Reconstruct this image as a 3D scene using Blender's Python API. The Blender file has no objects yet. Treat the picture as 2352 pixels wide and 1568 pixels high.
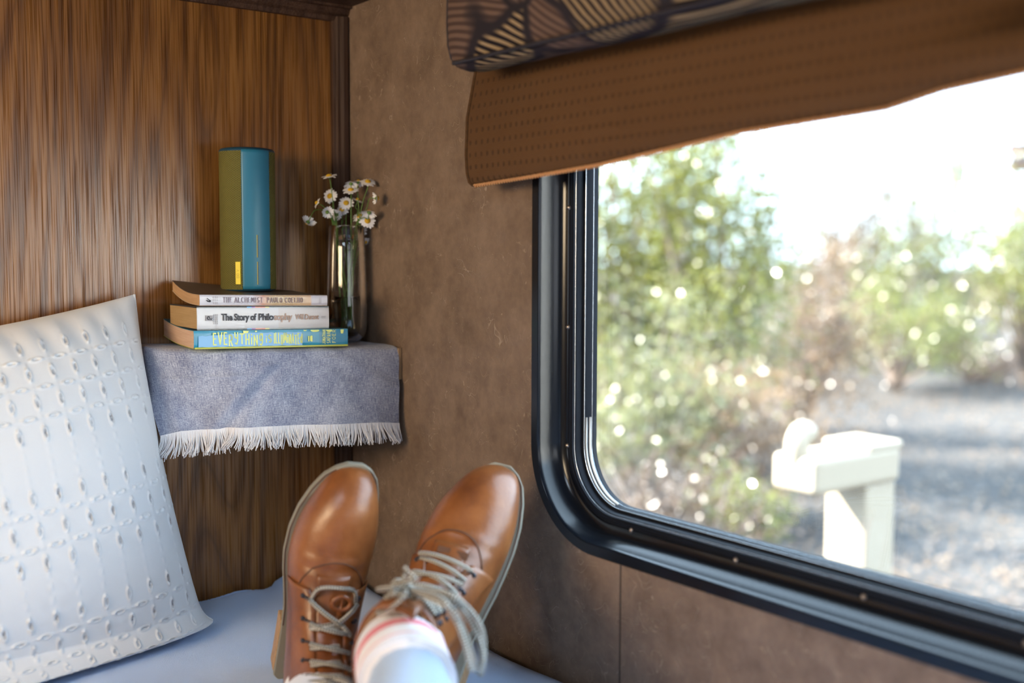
import bpy, bmesh, math, random
import numpy as np
from mathutils import Vector, Matrix, noise as mn
random.seed(7); RNG = np.random.default_rng(7)
PI = math.pi
SC = bpy.context.scene
COL = SC.collection
GROUND = 1.75            # eye height above the ground; everything is modelled around the eye and lifted at the end

# ------------------------------------------------------------------ camera
YAW, PITCH, ROLL, FPX = math.radians(36.71), math.radians(-4.365), math.radians(0.172), 2600.0
_f = np.array([math.sin(YAW)*math.cos(PITCH), math.cos(YAW)*math.cos(PITCH), math.sin(PITCH)])
_r = np.array([math.cos(YAW), -math.sin(YAW), 0.0]); _u = np.cross(_r, _f)
_c, _s = math.cos(ROLL), math.sin(ROLL)
CR, CU, CF = _c*_r+_s*_u, -_s*_r+_c*_u, _f
cam_data = bpy.data.cameras.new('camera'); cam = bpy.data.objects.new('camera', cam_data); COL.objects.link(cam)
cam.matrix_world = Matrix(((CR[0], CU[0], -CF[0], 0), (CR[1], CU[1], -CF[1], 0), (CR[2], CU[2], -CF[2], GROUND), (0, 0, 0, 1)))
cam_data.sensor_width = 36; cam_data.lens = FPX/2352*36
cam_data.clip_start = 0.05; cam_data.clip_end = 400
cam_data.dof.use_dof = True; cam_data.dof.focus_distance = 1.43; cam_data.dof.aperture_fstop = 2.3
SC.camera = cam

# ------------------------------------------------------------------ world, sun, added area fills
SC.view_settings.view_transform = 'Standard'; SC.view_settings.look = 'None'
SC.view_settings.exposure = 0.0; SC.view_settings.gamma = 1.0
SC.view_settings.use_curve_mapping = False
world = bpy.data.worlds.new('sky'); SC.world = world; world.use_nodes = True
bg = world.node_tree.nodes['Background']; bg.inputs[0].default_value = (0.60, 0.79, 1.0, 1); bg.inputs[1].default_value = 9.0
sun_d = bpy.data.lights.new('sun', 'SUN'); sun = bpy.data.objects.new('sun', sun_d); COL.objects.link(sun)
sun_d.energy = 52.0; sun_d.angle = math.radians(0.6); sun_d.color = (1.0, 0.93, 0.82)
sd = Vector((-0.62, 0.70, 0.72)).normalized()
sun.rotation_euler = sd.to_track_quat('Z', 'Y').to_euler(); sun.location = (0, 0, 9)
def area(name, loc, to, sx, sy, power, color):
    d = bpy.data.lights.new(name, 'AREA'); o = bpy.data.objects.new(name, d); COL.objects.link(o)
    d.shape = 'RECTANGLE'; d.size = sx; d.size_y = sy; d.energy = power; d.color = color
    o.location = (loc[0], loc[1], loc[2]+GROUND)
    o.rotation_euler = (Vector(loc)-Vector(to)).to_track_quat('Z', 'Y').to_euler()
    return o
area('fill_left', (-1.14, .80, 0.17), (0.4, 1.1, 0.0), 1.0, 0.34, 32.0, (1.0, 0.76, 0.48))  # added warm fill by the left wall, which has no window
area('fill_right_rear', (.79, -1.35, 0.02), (-.2, -0.9, -0.02), 1.1, 0.5, 2.5, (1.0, 0.96, 0.94))  # added fill on the right behind the camera; the wall there is solid
area('fill_overhead', (-.10, .62, .345), (.15, .9, -.5), .36, .36, 5.5, (0.70, 0.84, 1.0))  # added cool fill under the ceiling, no vent is built
area('fill_behind', (-0.2, -2.1, 0.0), (0.3, 1.0, -0.2), 1.2, 0.6, 7.0, (0.90, 0.94, 1.0))  # added fill from behind the camera, no opening there

# ------------------------------------------------------------------ helpers
TOP = []
def V3(a): return np.array(a, float)
def ray(px, py): return CF + CR*(px-1176)/FPX - CU*(py-784)/FPX
def hit(px, py, ax, v):
    d = ray(px, py); return d*(v/d[ax])
def dep(px, py, z): return ray(px, py)*z
FW = V3([math.sin(YAW), math.cos(YAW), 0]); RT = V3([math.cos(YAW), -math.sin(YAW), 0]); UP = V3([0, 0, 1])
def loc3(x, d, z): return RT*x + FW*d + UP*z

def tagp(o, label=None, cat=None, group=None, kind=None):
    if label: o['label'] = label
    if cat: o['category'] = cat
    if group: o['group'] = group
    if kind: o['kind'] = kind
    return o
def thing(name, base, label, cat, group=None, kind=None):
    o = bpy.data.objects.new(name, None); COL.objects.link(o); o.location = base
    o.empty_display_size = 0.05
    tagp(o, label, cat, group, kind); TOP.append(o); o['_b'] = [float(b) for b in base]
    return o
def base_of(o):
    p = V3([0, 0, 0])
    while o is not None:
        p = p + V3(o.location); o = o.parent
    return p
class MB:
    def __init__(s): s.v = []; s.f = []; s.uv = []; s.has = False
    def add(s, vs, fs, uvs=None):
        n = len(s.v); s.v.extend([tuple(map(float, p)) for p in vs])
        s.f.extend([tuple(i+n for i in f) for f in fs])
        if uvs is not None: s.has = True; s.uv.extend([tuple(map(float, q)) for q in uvs])
        else: s.uv.extend([(0, 0)]*len(vs))
        return s
    def grid(s, P, closed_u=False, closed_v=False, UV=None, flip=False):
        P = np.asarray(P); nu, nv = P.shape[:2]; vs = P.reshape(-1, 3); fs = []
        for i in range(nu if closed_u else nu-1):
            for j in range(nv if closed_v else nv-1):
                a, b, c, d = i*nv+j, ((i+1) % nu)*nv+j, ((i+1) % nu)*nv+(j+1) % nv, i*nv+(j+1) % nv
                fs.append((a, d, c, b) if flip else (a, b, c, d))
        return s.add(vs, fs, None if UV is None else np.asarray(UV).reshape(-1, 2))
    def box(s, c, h, axes=None):
        c = V3(c); ax = axes if axes is not None else np.eye(3)
        vs = [c+ax[0]*h[0]*i+ax[1]*h[1]*j+ax[2]*h[2]*k for i in (-1, 1) for j in (-1, 1) for k in (-1, 1)]
        return s.add(vs, [(0, 1, 3, 2), (4, 6, 7, 5), (0, 4, 5, 1), (2, 3, 7, 6), (0, 2, 6, 4), (1, 5, 7, 3)])
    def tube(s, pts, r, n=8, caps=True):
        pts = np.asarray(pts, float); m = len(pts)
        rr = np.full(m, r) if np.isscalar(r) else np.asarray(r, float)
        T = np.gradient(pts, axis=0); T /= np.linalg.norm(T, axis=1)[:, None]+1e-12
        ref = V3([0, 0, 1]) if abs(T[0][2]) < .9 else V3([1, 0, 0])
        nrm = np.cross(T[0], ref); nrm /= np.linalg.norm(nrm); P = []; UV = []; L = 0
        for i in range(m):
            nrm = nrm - T[i]*np.dot(nrm, T[i]); nrm /= np.linalg.norm(nrm)+1e-12
            b = np.cross(T[i], nrm)
            if i: L += np.linalg.norm(pts[i]-pts[i-1])
            P.append([pts[i]+rr[i]*(math.cos(a)*nrm+math.sin(a)*b) for a in np.linspace(0, 2*PI, n, endpoint=False)])
            UV.append([(L, k/n) for k in range(n)])
        k0 = len(s.v); s.grid(P, closed_v=True, UV=UV)
        if caps:
            s.f.append(tuple(k0+i for i in range(n))[::-1]); s.f.append(tuple(k0+(m-1)*n+i for i in range(n)))
        return s
    def lathe(s, prof, c, n=32, ax=None, UVs=False):
        c = V3(c); A = ax if ax is not None else (V3([1, 0, 0]), V3([0, 1, 0]), V3([0, 0, 1]))
        P = [[c+A[0]*r*math.cos(t)+A[1]*r*math.sin(t)+A[2]*z for t in np.linspace(0, 2*PI, n, endpoint=False)] for r, z in prof]
        return s.grid(P, closed_v=True)
    def ball(s, c, r, n=10, m=6):
        return s.lathe([(max(1e-5, r*math.sin(t)), -r*math.cos(t)) for t in np.linspace(0, PI, m)], c, n)
    def build(s, name, mat, parent=None, smooth=False, label=None, cat=None, group=None, kind=None, base=None, bevel=0, seg=2):
        me = bpy.data.meshes.new(name)
        if parent is not None: b = base_of(parent)
        elif base is not None: b = V3(base)
        else: b = V3([0, 0, 0])
        vs = np.array(s.v, float)-b if s.v else []
        me.from_pydata([tuple(p) for p in vs], [], s.f)
        if s.has:
            uvl = me.uv_layers.new(name='UVMap'); li = np.zeros(len(me.loops), np.int32); me.loops.foreach_get('vertex_index', li)
            uvl.data.foreach_set('uv', np.array(s.uv, np.float32)[li].ravel())
        me.materials.append(mat); me.update()
        if smooth:
            me.shade_smooth()
            if smooth == 'auto': me.set_sharp_from_angle(angle=math.radians(38))
        o = bpy.data.objects.new(name, me); COL.objects.link(o)
        if parent is not None: o.parent = parent
        else: o.location = b; TOP.append(o)
        if bevel:
            m = o.modifiers.new('bevel', 'BEVEL'); m.width = bevel; m.segments = seg; m.limit_method = 'ANGLE'
        tagp(o, label, cat, group, kind)
        return o
def link_mesh(name, me, parent, loc=(0, 0, 0)):
    o = bpy.data.objects.new(name, me); COL.objects.link(o); o.parent = parent; o.location = loc; return o

# ------------------------------------------------------------------ materials
class NT:
    def __init__(s, name):
        s.m = bpy.data.materials.new(name); s.m.use_nodes = True; s.t = s.m.node_tree
        s.p = s.t.nodes['Principled BSDF']; s.o = s.t.nodes['Material Output']
    def n(s, typ, **kw):
        nd = s.t.nodes.new('ShaderNode'+typ)
        for k, v in kw.items():
            if k.startswith('i_'):
                key = k[2:]; key = int(key) if key.isdigit() else key.replace('_', ' ')
                s.set(nd.inputs[key], v)
            else: setattr(nd, k, v)
        return nd
    def set(s, sock, v):
        if hasattr(v, 'is_output') or isinstance(v, bpy.types.NodeSocket): s.t.links.new(v, sock)
        else:
            if isinstance(v, (tuple, list)) and len(v) == 3 and sock.type == 'RGBA': v = (*v, 1)
            sock.default_value = v
    def P(s, **kw):
        for k, v in kw.items(): s.set(s.p.inputs[k.replace('_', ' ')], v)
        return s
    def obj(s): return s.n('TexCoord').outputs['Object']
    def uv(s): return s.n('TexCoord').outputs['UV']
    def map(s, co, scale=(1, 1, 1), rot=(0, 0, 0), loc=(0, 0, 0)):
        return s.n('Mapping', i_Vector=co, i_Scale=scale, i_Rotation=rot, i_Location=loc).outputs[0]
    def noise(s, co, scale, detail=3, rough=.5, dist=0):
        return s.n('TexNoise', i_Vector=co, i_Scale=scale, i_Detail=detail, i_Roughness=rough, i_Distortion=dist).outputs['Fac']
    def math(s, op, a, b=0.0, c=None, clamp=False):
        nd = s.n('Math', operation=op, use_clamp=clamp); s.set(nd.inputs[0], a); s.set(nd.inputs[1], b)
        if c is not None: s.set(nd.inputs[2], c)
        return nd.outputs[0]
    def ramp(s, f, stops, interp='LINEAR'):
        nd = s.n('ValToRGB'); cr = nd.color_ramp; cr.interpolation = interp
        while len(cr.elements) < len(stops): cr.elements.new(0.5)
        for e, (p, c) in zip(cr.elements, stops):
            e.position = p; e.color = (*c, 1) if not np.isscalar(c) else (c, c, c, 1)
        s.set(nd.inputs[0], f); return nd.outputs[0]
    def mix(s, f, a, b, mode='MIX'):
        nd = s.n('Mix', data_type='RGBA', blend_type=mode); s.set(nd.inputs[0], f); s.set(nd.inputs[6], a); s.set(nd.inputs[7], b)
        return nd.outputs[2]
    def bump(s, h, strength=.3, dist=.001, normal=None):
        nd = s.n('Bump', i_Height=h, i_Strength=strength, i_Distance=dist)
        if normal is not None: s.set(nd.inputs['Normal'], normal)
        s.set(s.p.inputs['Normal'], nd.outputs[0]); return nd.outputs[0]
def plain(name, col, rough=.6, bump=None, **kw):
    t = NT(name); t.P(Base_Color=col, Roughness=rough, **kw)
    if bump: t.bump(t.noise(t.obj(), bump[0], 4), bump[1], bump[2])
    return t.m

def wood_material(name, cols, rough=.36, spec=1.0, zs=1.0):
    t = NT(name); co = t.obj()
    c1 = t.map(co, (5.2, 5.2, .55*zs)); big = t.noise(c1, 1.0, 1.2, .4, .12)
    rings = t.math('SINE', t.math('MULTIPLY', big, 120.0))
    rings = t.math('MULTIPLY_ADD', rings, .5, .5)
    fine = t.noise(t.map(co, (420, 420, 5.5*zs)), 1.0, 3, .6)
    fine2 = t.noise(t.map(co, (120, 120, 2.0*zs)), 1.0, 3, .6)
    tone = t.noise(t.map(co, (3.5, 3.5, .5)), 1.0, 2)
    v = t.math('ADD', t.math('MULTIPLY', rings, .13), t.math('ADD', t.math('MULTIPLY', fine2, .42), t.math('MULTIPLY', fine, .42)))
    v = t.math('ADD', v, t.math('MULTIPLY_ADD', tone, .3, -.13))
    col = t.ramp(v, [(.31, cols[0]), (.5, cols[1]), (.70, cols[2])])
    cth = t.noise(t.map(co, (7.0, 7.0, .95*zs), loc=(1.7, 0, .3)), 1.0, .6, .4)
    cl = t.math('ABSOLUTE', t.math('SINE', t.math('MULTIPLY', cth, 58.0)))
    col = t.mix(t.ramp(cl, [(.0, .50), (.30, .10), (.75, 0.0)]), col, cols[0])
    col = t.mix(t.ramp(cl, [(.55, 0.0), (1.0, .38)]), col, cols[2])
    pores = t.ramp(fine, [(.34, 0.0), (.44, 1.0)])
    col = t.mix(t.math('MULTIPLY_ADD', pores, -.45, .45), col, cols[0])
    pr = t.ramp(t.noise(t.map(co, (760, 760, 8*zs), loc=(3, 3, 3)), 1.0, 2, .55), [(.40, 1.0), (.50, 0.0)])
    col = t.mix(t.math('MULTIPLY', pr, .38), col, tuple(c*.6 for c in cols[0]))
    t.P(Base_Color=col, Roughness=t.math('MULTIPLY_ADD', fine, .18, rough-.10), Specular_IOR_Level=t.math('MULTIPLY_ADD', pr, -.75*spec, .95*spec))
    t.bump(t.math('ADD', fine, t.math('MULTIPLY', fine2, .6)), .22, .00028)
    return t.m
M_WOOD = wood_material('walnut_panel', ((.066, .023, .005), (.190, .074, .014), (.335, .145, .030)))
M_WOODTRIM = wood_material('walnut_trim', ((.035, .017, .011), (.065, .034, .021), (.10, .054, .034)), .62, .25)
M_WOODLT = wood_material('light_wood', ((.16, .09, .04), (.25, .15, .07), (.33, .21, .11)), .5)

def wallpaper():
    t = NT('brown_fibre_wallpaper'); co = t.obj()
    mott = t.noise(co, 14, 5, .62); mott2 = t.noise(co, 55, 4, .6)
    base = t.ramp(t.math('MULTIPLY_ADD', mott2, .45, t.math('MULTIPLY', mott, .55)), [(.34, (.130, .085, .056)), (.5, (.185, .125, .085)), (.68, (.245, .172, .120))])
    fib = None
    for sc, sd in ((24, 0), (31, 3.3), (19, 7.7)):
        w = t.noise(t.map(co, (sc, sc, sc), loc=(sd, sd*2, sd)), 1.0, 1.2, .5, 2.2)
        l = t.math('ABSOLUTE', t.math('SUBTRACT', w, .5)); l = t.ramp(l, [(.0, 1.0), (.008, 0.0)])
        gate = t.ramp(t.noise(t.map(co, (16, 16, 16), loc=(sd*3+1, 0, sd)), 1.0, 1), [(.52, 0.0), (.6, 1.0)])
        l = t.math('MULTIPLY', l, gate); fib = l if fib is None else t.math('MAXIMUM', fib, l)
    col = t.mix(t.math('MULTIPLY', fib, .65), base, (.42, .33, .25))
    t.P(Base_Color=col, Roughness=.52, Specular_IOR_Level=.35)
    t.bump(t.math('ADD', t.math('MULTIPLY', fib, .35), t.math('MULTIPLY', mott2, .8)), .8, .0014)
    return t.m
M_PAPER = wallpaper()

def chambray():
    t = NT('blue_grey_chambray'); co = t.uv()
    a = t.noise(t.map(co, (2300, 80, 1)), 1.0, 2, .6); b = t.noise(t.map(co, (90, 2300, 1)), 1.0, 2, .6)
    c = t.noise(t.map(co, (500, 500, 1)), 1.0, 2, .7); big = t.noise(t.map(co, (40, 22, 1)), 1.0, 3)
    v = t.math('ADD', t.math('ADD', t.math('MULTIPLY', a, .36), t.math('MULTIPLY', b, .26)), t.math('ADD', t.math('MULTIPLY', c, .26), t.math('MULTIPLY', big, .16)))
    col = t.ramp(v, [(.40, (.085, .105, .200)), (.50, (.235, .265, .375)), (.62, (.52, .55, .64))])
    t.P(Base_Color=col, Roughness=.92, Sheen_Weight=.25); t.bump(t.math('ADD', a, b), .35, .0006); return t.m
M_CHAM = chambray()
M_FRINGE = plain('white_cotton_thread', (.74, .73, .76), .9)

def terry(name, col, sc=900):
    t = NT(name); co = t.obj(); f = t.noise(co, sc, 3, .7); g = t.noise(co, 60, 3)
    t.P(Base_Color=t.mix(t.math('MULTIPLY', f, .25), col, tuple(c*.8 for c in col)), Roughness=.95, Sheen_Weight=.3)
    t.bump(t.math('MULTIPLY_ADD', g, .6, f), .6, .0025); return t.m
M_TERRY = terry('white_terry', (.52, .68, .99))
M_PILLOW = terry('white_cotton_weave', (.68, .69, .71), 1500)
M_PILLOW.node_tree.nodes['Bump'].inputs['Strength'].default_value = .18

def leather():
    t = NT('tan_leather'); co = t.obj()
    m = t.noise(co, 18, 4, .6); f = t.noise(co, 260, 3, .6)
    col = t.ramp(m, [(.3, (.125, .038, .012)), (.5, (.215, .070, .019)), (.7, (.29, .105, .032))])
    t.P(Base_Color=col, Roughness=t.math('MULTIPLY_ADD', f, .15, .27), Specular_IOR_Level=.5, Coat_Weight=.12, Coat_Roughness=.25)
    t.bump(t.math('MULTIPLY_ADD', t.noise(co, 40, 3), 2.0, f), .22, .0012); return t.m
M_LEATHER = leather()
M_LEATHER_IN = plain('rough_tan_leather', (.42, .24, .13), .8, (200, .3, .001))
M_SOLE = plain('grey_rubber_welt', (.23, .21, .165), .62, (140, .25, .001))
M_HEEL = wood_material('stacked_heel', ((.30, .16, .06), (.38, .21, .085), (.45, .26, .11)), .5)
def lace_mat():
    t = NT('braided_lace'); co = t.uv(); sep = t.n('SeparateXYZ', i_Vector=co)
    ph = t.math('MULTIPLY', sep.outputs[0], 2*PI/0.0056); ang = t.math('MULTIPLY', sep.outputs[1], 4*PI)
    w = t.math('MULTIPLY', t.math('SINE', t.math('ADD', ph, ang)), t.math('SINE', t.math('SUBTRACT', ph, ang)))
    col = t.ramp(t.math('MULTIPLY_ADD', w, .5, .5), [(.30, (.022, .016, .012)), (.48, (.34, .30, .24)), (.85, (.68, .64, .56))])
    t.P(Base_Color=col, Roughness=.85); t.bump(w, .6, .001); return t.m
M_LACE = lace_mat()
M_DARKMETAL = plain('dark_hook_metal', (.05, .05, .06), .3, Metallic=.8)
M_THREAD = plain('dark_stitching', (.10, .04, .018), .7)
M_SOCK = NT('striped_sock'); _t = M_SOCK
_z = _t.n('SeparateXYZ', i_Vector=_t.uv()).outputs[0]
_t.P(Base_Color=_t.ramp(_z, [(0, (.80, .79, .82)), (.30, (.74, .16, .20)), (.50, (.84, .80, .80)), (.74, (.80, .50, .52)), (.80, (.84, .82, .86))], 'CONSTANT'), Roughness=.95, Sheen_Weight=.3)
_t.bump(_t.noise(_t.obj(), 500, 2), .5, .002); M_SOCK = _t.m
M_TROUSER = terry('pale_blue_knit', (.42, .54, .72), 700)

M_FRAME = plain('black_anodised_frame', (.006, .008, .012), .19, (350, .03, .0003), Specular_IOR_Level=.38)
M_TRACK = plain('matte_black_track', (.006, .008, .013), .6, Specular_IOR_Level=.12)
M_GLINT = plain('edge_glint_metal', (.55, .56, .58), .22, Metallic=1.0)
M_SEAL = plain('pale_grey_glazing_seal', (.55, .56, .55), .35)
M_SCREW = plain('screw_steel', (.35, .30, .26), .35, Metallic=.9)
def pane_mat():
    t = NT('window_glass'); t.t.nodes.remove(t.p)
    tr = t.n('BsdfTransparent', i_Color=(.97, .985, .98)); gl = t.n('BsdfGlossy', i_Roughness=.01, i_Color=(1, 1, 1))
    geo = t.n('NewGeometry'); vm = t.n('VectorMath', operation='DOT_PRODUCT'); t.set(vm.inputs[0], geo.outputs['Incoming']); t.set(vm.inputs[1], geo.outputs['Normal'])
    fr = t.math('POWER', t.math('SUBTRACT', 1.0, t.math('ABSOLUTE', vm.outputs['Value'])), 5.0); fr = t.math('MULTIPLY_ADD', fr, .5, .02)
    mx = t.n('MixShader'); t.set(mx.inputs[0], fr); t.set(mx.inputs[1], tr.outputs[0]); t.set(mx.inputs[2], gl.outputs[0])
    t.set(t.o.inputs[0], mx.outputs[0]); return t.m
M_PANE = pane_mat()
M_GLASS = plain('clear_glass', (1, 1, 1), .0, Transmission_Weight=1.0, IOR=1.45)
M_WATER = plain('water', (.93, .97, .92), .0, Transmission_Weight=1.0, IOR=1.33)
def shade_mat():
    t = NT('woven_brown_shade'); co = t.uv()
    sep = t.n('SeparateXYZ', i_Vector=co)
    a = t.math('SINE', t.math('MULTIPLY', sep.outputs[0], 2*PI/.0105)); b = t.math('SINE', t.math('MULTIPLY', sep.outputs[1], 2*PI/.014))
    d = t.math('MULTIPLY', t.math('MAXIMUM', a, 0.0), t.math('MAXIMUM', b, 0.0))
    fine = t.noise(t.map(co, (160, 1400, 1)), 1.0, 2, .6); big = t.noise(t.map(co, (9, 14, 1)), 1.0, 3)
    col = t.mix(t.math('MULTIPLY', big, .5), (.098, .046, .017), (.150, .076, .030))
    col = t.mix(t.math('MULTIPLY', t.ramp(d, [(.25, 0.0), (.6, 1.0)]), .75), col, (.035, .016, .008))
    col = t.mix(t.math('MULTIPLY', fine, .3), col, (.10, .06, .035))
    t.P(Base_Color=col, Roughness=.85, Specular_IOR_Level=.2)
    t.bump(t.math('MULTIPLY_ADD', d, -1.5, fine), .5, .0012)
    tl = t.n('BsdfTranslucent'); t.set(tl.inputs[0], t.mix(.5, col, (.75, .36, .10)))
    mx = t.n('MixShader'); mx.inputs[0].default_value = .16
    t.set(mx.inputs[1], t.p.outputs[0]); t.set(mx.inputs[2], tl.outputs[0]); t.set(t.o.inputs[0], mx.outputs[0]); return t.m
M_SHADE = shade_mat()
def hem_mat():
    t = NT('orange_hem_cord'); t.P(Base_Color=(.66, .40, .19), Roughness=.75)
    tl = t.n('BsdfTranslucent', i_Color=(.95, .58, .26)); mx = t.n('MixShader'); mx.inputs[0].default_value = .5
    t.set(mx.inputs[1], t.p.outputs[0]); t.set(mx.inputs[2], tl.outputs[0]); t.set(t.o.inputs[0], mx.outputs[0]); return t.m
M_HEM = hem_mat()
def valance_mat():
    t = NT('palm_leaf_print'); co = t.uv()
    wob = t.n('VectorMath', operation='ADD'); t.set(wob.inputs[0], t.map(co, (5.2, 8.5, 1), rot=(0, 0, .5)))
    nz = t.n('TexNoise', i_Vector=t.map(co, (9, 9, 1)), i_Scale=1.0, i_Detail=1.0); sc2 = t.n('VectorMath', operation='SCALE'); t.set(sc2.inputs[0], nz.outputs['Color']); sc2.inputs['Scale'].default_value = .9; t.set(wob.inputs[1], sc2.outputs[0]); wob = wob.outputs[0]
    vo = t.n('TexVoronoi', i_Vector=wob, i_Scale=1.0); vo.feature = 'F1'
    cs = t.n('SeparateColor', i_Color=vo.outputs['Color'])
    sep = t.n('SeparateXYZ', i_Vector=co)
    bend = t.math('MULTIPLY', t.noise(t.map(co, (7, 7, 1)), 1.0, 1), 26.0)
    ang = t.math('MULTIPLY_ADD', cs.outputs[0], 1.3, .35)
    ph = t.math('ADD', t.math('MULTIPLY', t.math('MULTIPLY', sep.outputs[0], t.math('COSINE', ang)), 820.0), t.math('MULTIPLY', t.math('MULTIPLY', sep.outputs[1], t.math('SINE', ang)), 820.0))
    st = t.math('MULTIPLY_ADD', t.math('SINE', t.math('ADD', ph, bend)), .5, .5)
    stripes = t.ramp(st, [(.42, (.009, .006, .009)), (.74, (.26, .18, .10))])
    soft = t.ramp(st, [(.2, (.055, .032, .025)), (.8, (.125, .078, .058))])
    pick = t.ramp(cs.outputs[1], [(.42, 0.0), (.46, 1.0)])
    col = t.mix(pick, stripes, soft)
    ve = t.n('TexVoronoi', i_Vector=wob, i_Scale=1.0); ve.feature = 'DISTANCE_TO_EDGE'
    col = t.mix(t.ramp(ve.outputs['Distance'], [(.02, 1.0), (.06, 0.0)]), col, (.018, .014, .018))
    t.P(Base_Color=col, Roughness=.85, Specular_IOR_Level=.2); t.bump(t.noise(t.map(co, (900, 900, 1)), 1.0, 2), .3, .0008); return t.m
M_VAL = valance_mat()

# ------------------------------------------------------------------ room shell
WX, WY, CEIL, FLOOR, XL, YB = .81, 1.5, .357, -1.0, -1.2, -2.2
def slabwall(name, lo, hi, mat):
    lo, hi = V3(lo), V3(hi)
    return MB().box((lo+hi)/2, (hi-lo)/2).build(name, mat, kind='structure')
slabwall('wall_back', (XL-.04, WY, FLOOR), (WX+.065, WY+.04, CEIL+.05), M_WOOD)
slabwall('wall_left', (XL-.04, YB, FLOOR), (XL, WY, CEIL+.05), M_PAPER)
slabwall('wall_front', (XL-.04, YB-.04, FLOOR), (WX+.065, YB, CEIL+.05), M_PAPER)
slabwall('ceiling', (XL-.04, YB-.04, CEIL), (WX+.065, WY, CEIL+.05), M_WOODTRIM)
slabwall('floor', (XL-.04, YB-.04, FLOOR-.04), (WX+.065, WY+.04, FLOOR), M_WOODLT)
# window opening: rounded rectangle in the plane of the right-hand wall
WIN = dict(y1=1.0433, y0=-.55, z0=-.3310, z1=.325, R=.112)
def rr_loop(o, n=14, w=WIN):
    y0, y1, z0, z1, R = w['y0']+o, w['y1']-o, w['z0']+o, w['z1']-o, max(.004, w['R']-o)
    pts = []
    for cy, cz, a0 in ((y1-R, z0+R, 0), (y1-R, z1-R, PI/2), (y0+R, z1-R, PI), (y0+R, z0+R, 3*PI/2)):
        for k in range(n+1):
            a = a0-PI/2+k/n*PI/2; pts.append((cy+R*math.cos(a), cz+R*math.sin(a)))
    return pts
hole = rr_loop(.012); cyw, czw = (WIN['y0']+WIN['y1'])/2, (WIN['z0']+WIN['z1'])/2
def to_rect(y, z, ya, yb, za, zb):
    dy, dz = y-cyw, z-czw; t = 1e9
    if dy > 1e-9: t = min(t, (yb-cyw)/dy)
    if dy < -1e-9: t = min(t, (ya-cyw)/dy)
    if dz > 1e-9: t = min(t, (zb-czw)/dz)
    if dz < -1e-9: t = min(t, (za-czw)/dz)
    return cyw+dy*t, czw+dz*t
dense = []
for i in range(len(hole)):
    a, b = hole[i], hole[(i+1) % len(hole)]; m = max(1, int(math.hypot(a[0]-b[0], a[1]-b[1])/.05))
    dense += [(a[0]+(b[0]-a[0])*k/m, a[1]+(b[1]-a[1])*k/m) for k in range(m)]
# exact corners of the wall rectangle join the loop
outer = [to_rect(y, z, YB, WY, FLOOR, CEIL+.05) for y, z in dense]
for cyc, czc in ((YB, FLOOR), (YB, CEIL+.05), (WY, FLOOR), (WY, CEIL+.05)):
    k = min(range(len(outer)), key=lambda i: math.hypot(outer[i][0]-cyc, outer[i][1]-czc)); outer[k] = (cyc, czc)
mb = MB()
mb.grid([[(WX, y, z) for y, z in outer], [(WX, y, z) for y, z in dense], [(WX+.056, y, z) for y, z in dense], [(WX+.056, y, z) for y, z in outer]], closed_v=True, closed_u=True, flip=True)
mb.build('wall_right', M_PAPER, kind='structure')
# trims
def trim_profile(name, path, mat, r):
    mb = MB()
    mb.tube(path, r, 12); return mb.build(name, mat, smooth=True, kind='structure')
mb = MB(); prof = [(WX, WY-.001), (WX-.0005, WY-.016), (WX-.004, WY-.0185), (WX-.010, WY-.0175), (WX-.014, WY-.013), (WX-.0165, WY-.0125), (WX-.019, WY-.009), (WX-.0225, WY-.007), (WX-.0225, WY)]
mb.grid([[(x, y, z) for x, y in prof] for z in (-.52, CEIL-.014)]); mb.build('trim_1', M_WOODTRIM, kind='structure')
mb = MB(); prof = [(WY, -.020), (WY-.008, -.020), (WY-.010, -.014), (WY-.016, -.011), (WY-.020, -.004), (WY-.026, -.003), (WY-.026, 0)]
mb.grid([[(x, y, CEIL+z) for y, z in prof] for x in (XL, WX)], flip=True); mb.build('trim_2', M_WOODTRIM, kind='structure')
MB().box((WX-.0004, .889, -.66), (.0005, .0009, .33)).build('trim_3', plain('wallboard_joint', (.07, .05, .035), .8), kind='structure')

# window unit
win = thing('window_1', (WX, WIN['y1'], WIN['z0']), 'black framed window with rounded corners in the brown wall', 'window', kind='structure')
PROF = [(0, .0015), (0, -.0030), (.0008, -.0042), (.0118, -.0042), (.0130, -.0030), (.0136, .0015), (.0146, .0070), (.0170, .0150), (.0205, .0215), (.0245, .0252), (.0290, .0262),
        (.0296, .0250), (.0306, .0250), (.0312, .0262), (.0350, .0262), (.0356, .0252), (.0364, .0262), (.0392, .0265), (.0396, .0290), (.0400, .0300), (.0412, .0302), (.0416, .0312),
        (.0418, .0385), (.0450, .0388), (.0456, .0396), (.0458, .0440), (.0462, .0450), (.0464, .0540), (.0464, .0575), (.0140, .0575)]
PROF2 = PROF[13:-1]
mb = MB(); mb.grid([[(WX+dx, y, z) for y, z in rr_loop(o, 20)] for o, dx in PROF[:14]+PROF[-2:]], closed_v=True, flip=True)
mb.build('window_frame', M_FRAME, win, smooth='auto')
mb = MB(); mb.grid([[(WX+dx-.0001, y, z) for y, z in rr_loop(o+.0001, 20)] for o, dx in PROF2], closed_v=True, flip=True); mb.build('glazing_track', M_TRACK, win, smooth='auto')
for o_, dx_, r__ in ((.0398, .0292, .0005), (.0454, .0392, .0005), (.0461, .0505, .0004)):
    lp_ = rr_loop(o_, 20); mb = MB(); mb.tube([(WX+dx_, y, z) for y, z in lp_+lp_[:1]], r__, 6, caps=False); mb.build('edge_glint', M_GLINT, win, smooth=True)  # thin pale rails stand in for highlights along the track edges
lp = rr_loop(.0462, 20)
mb = MB()
cy0, cz0 = np.mean([p[0] for p in lp]), np.mean([p[1] for p in lp]); n = len(lp)
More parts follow.
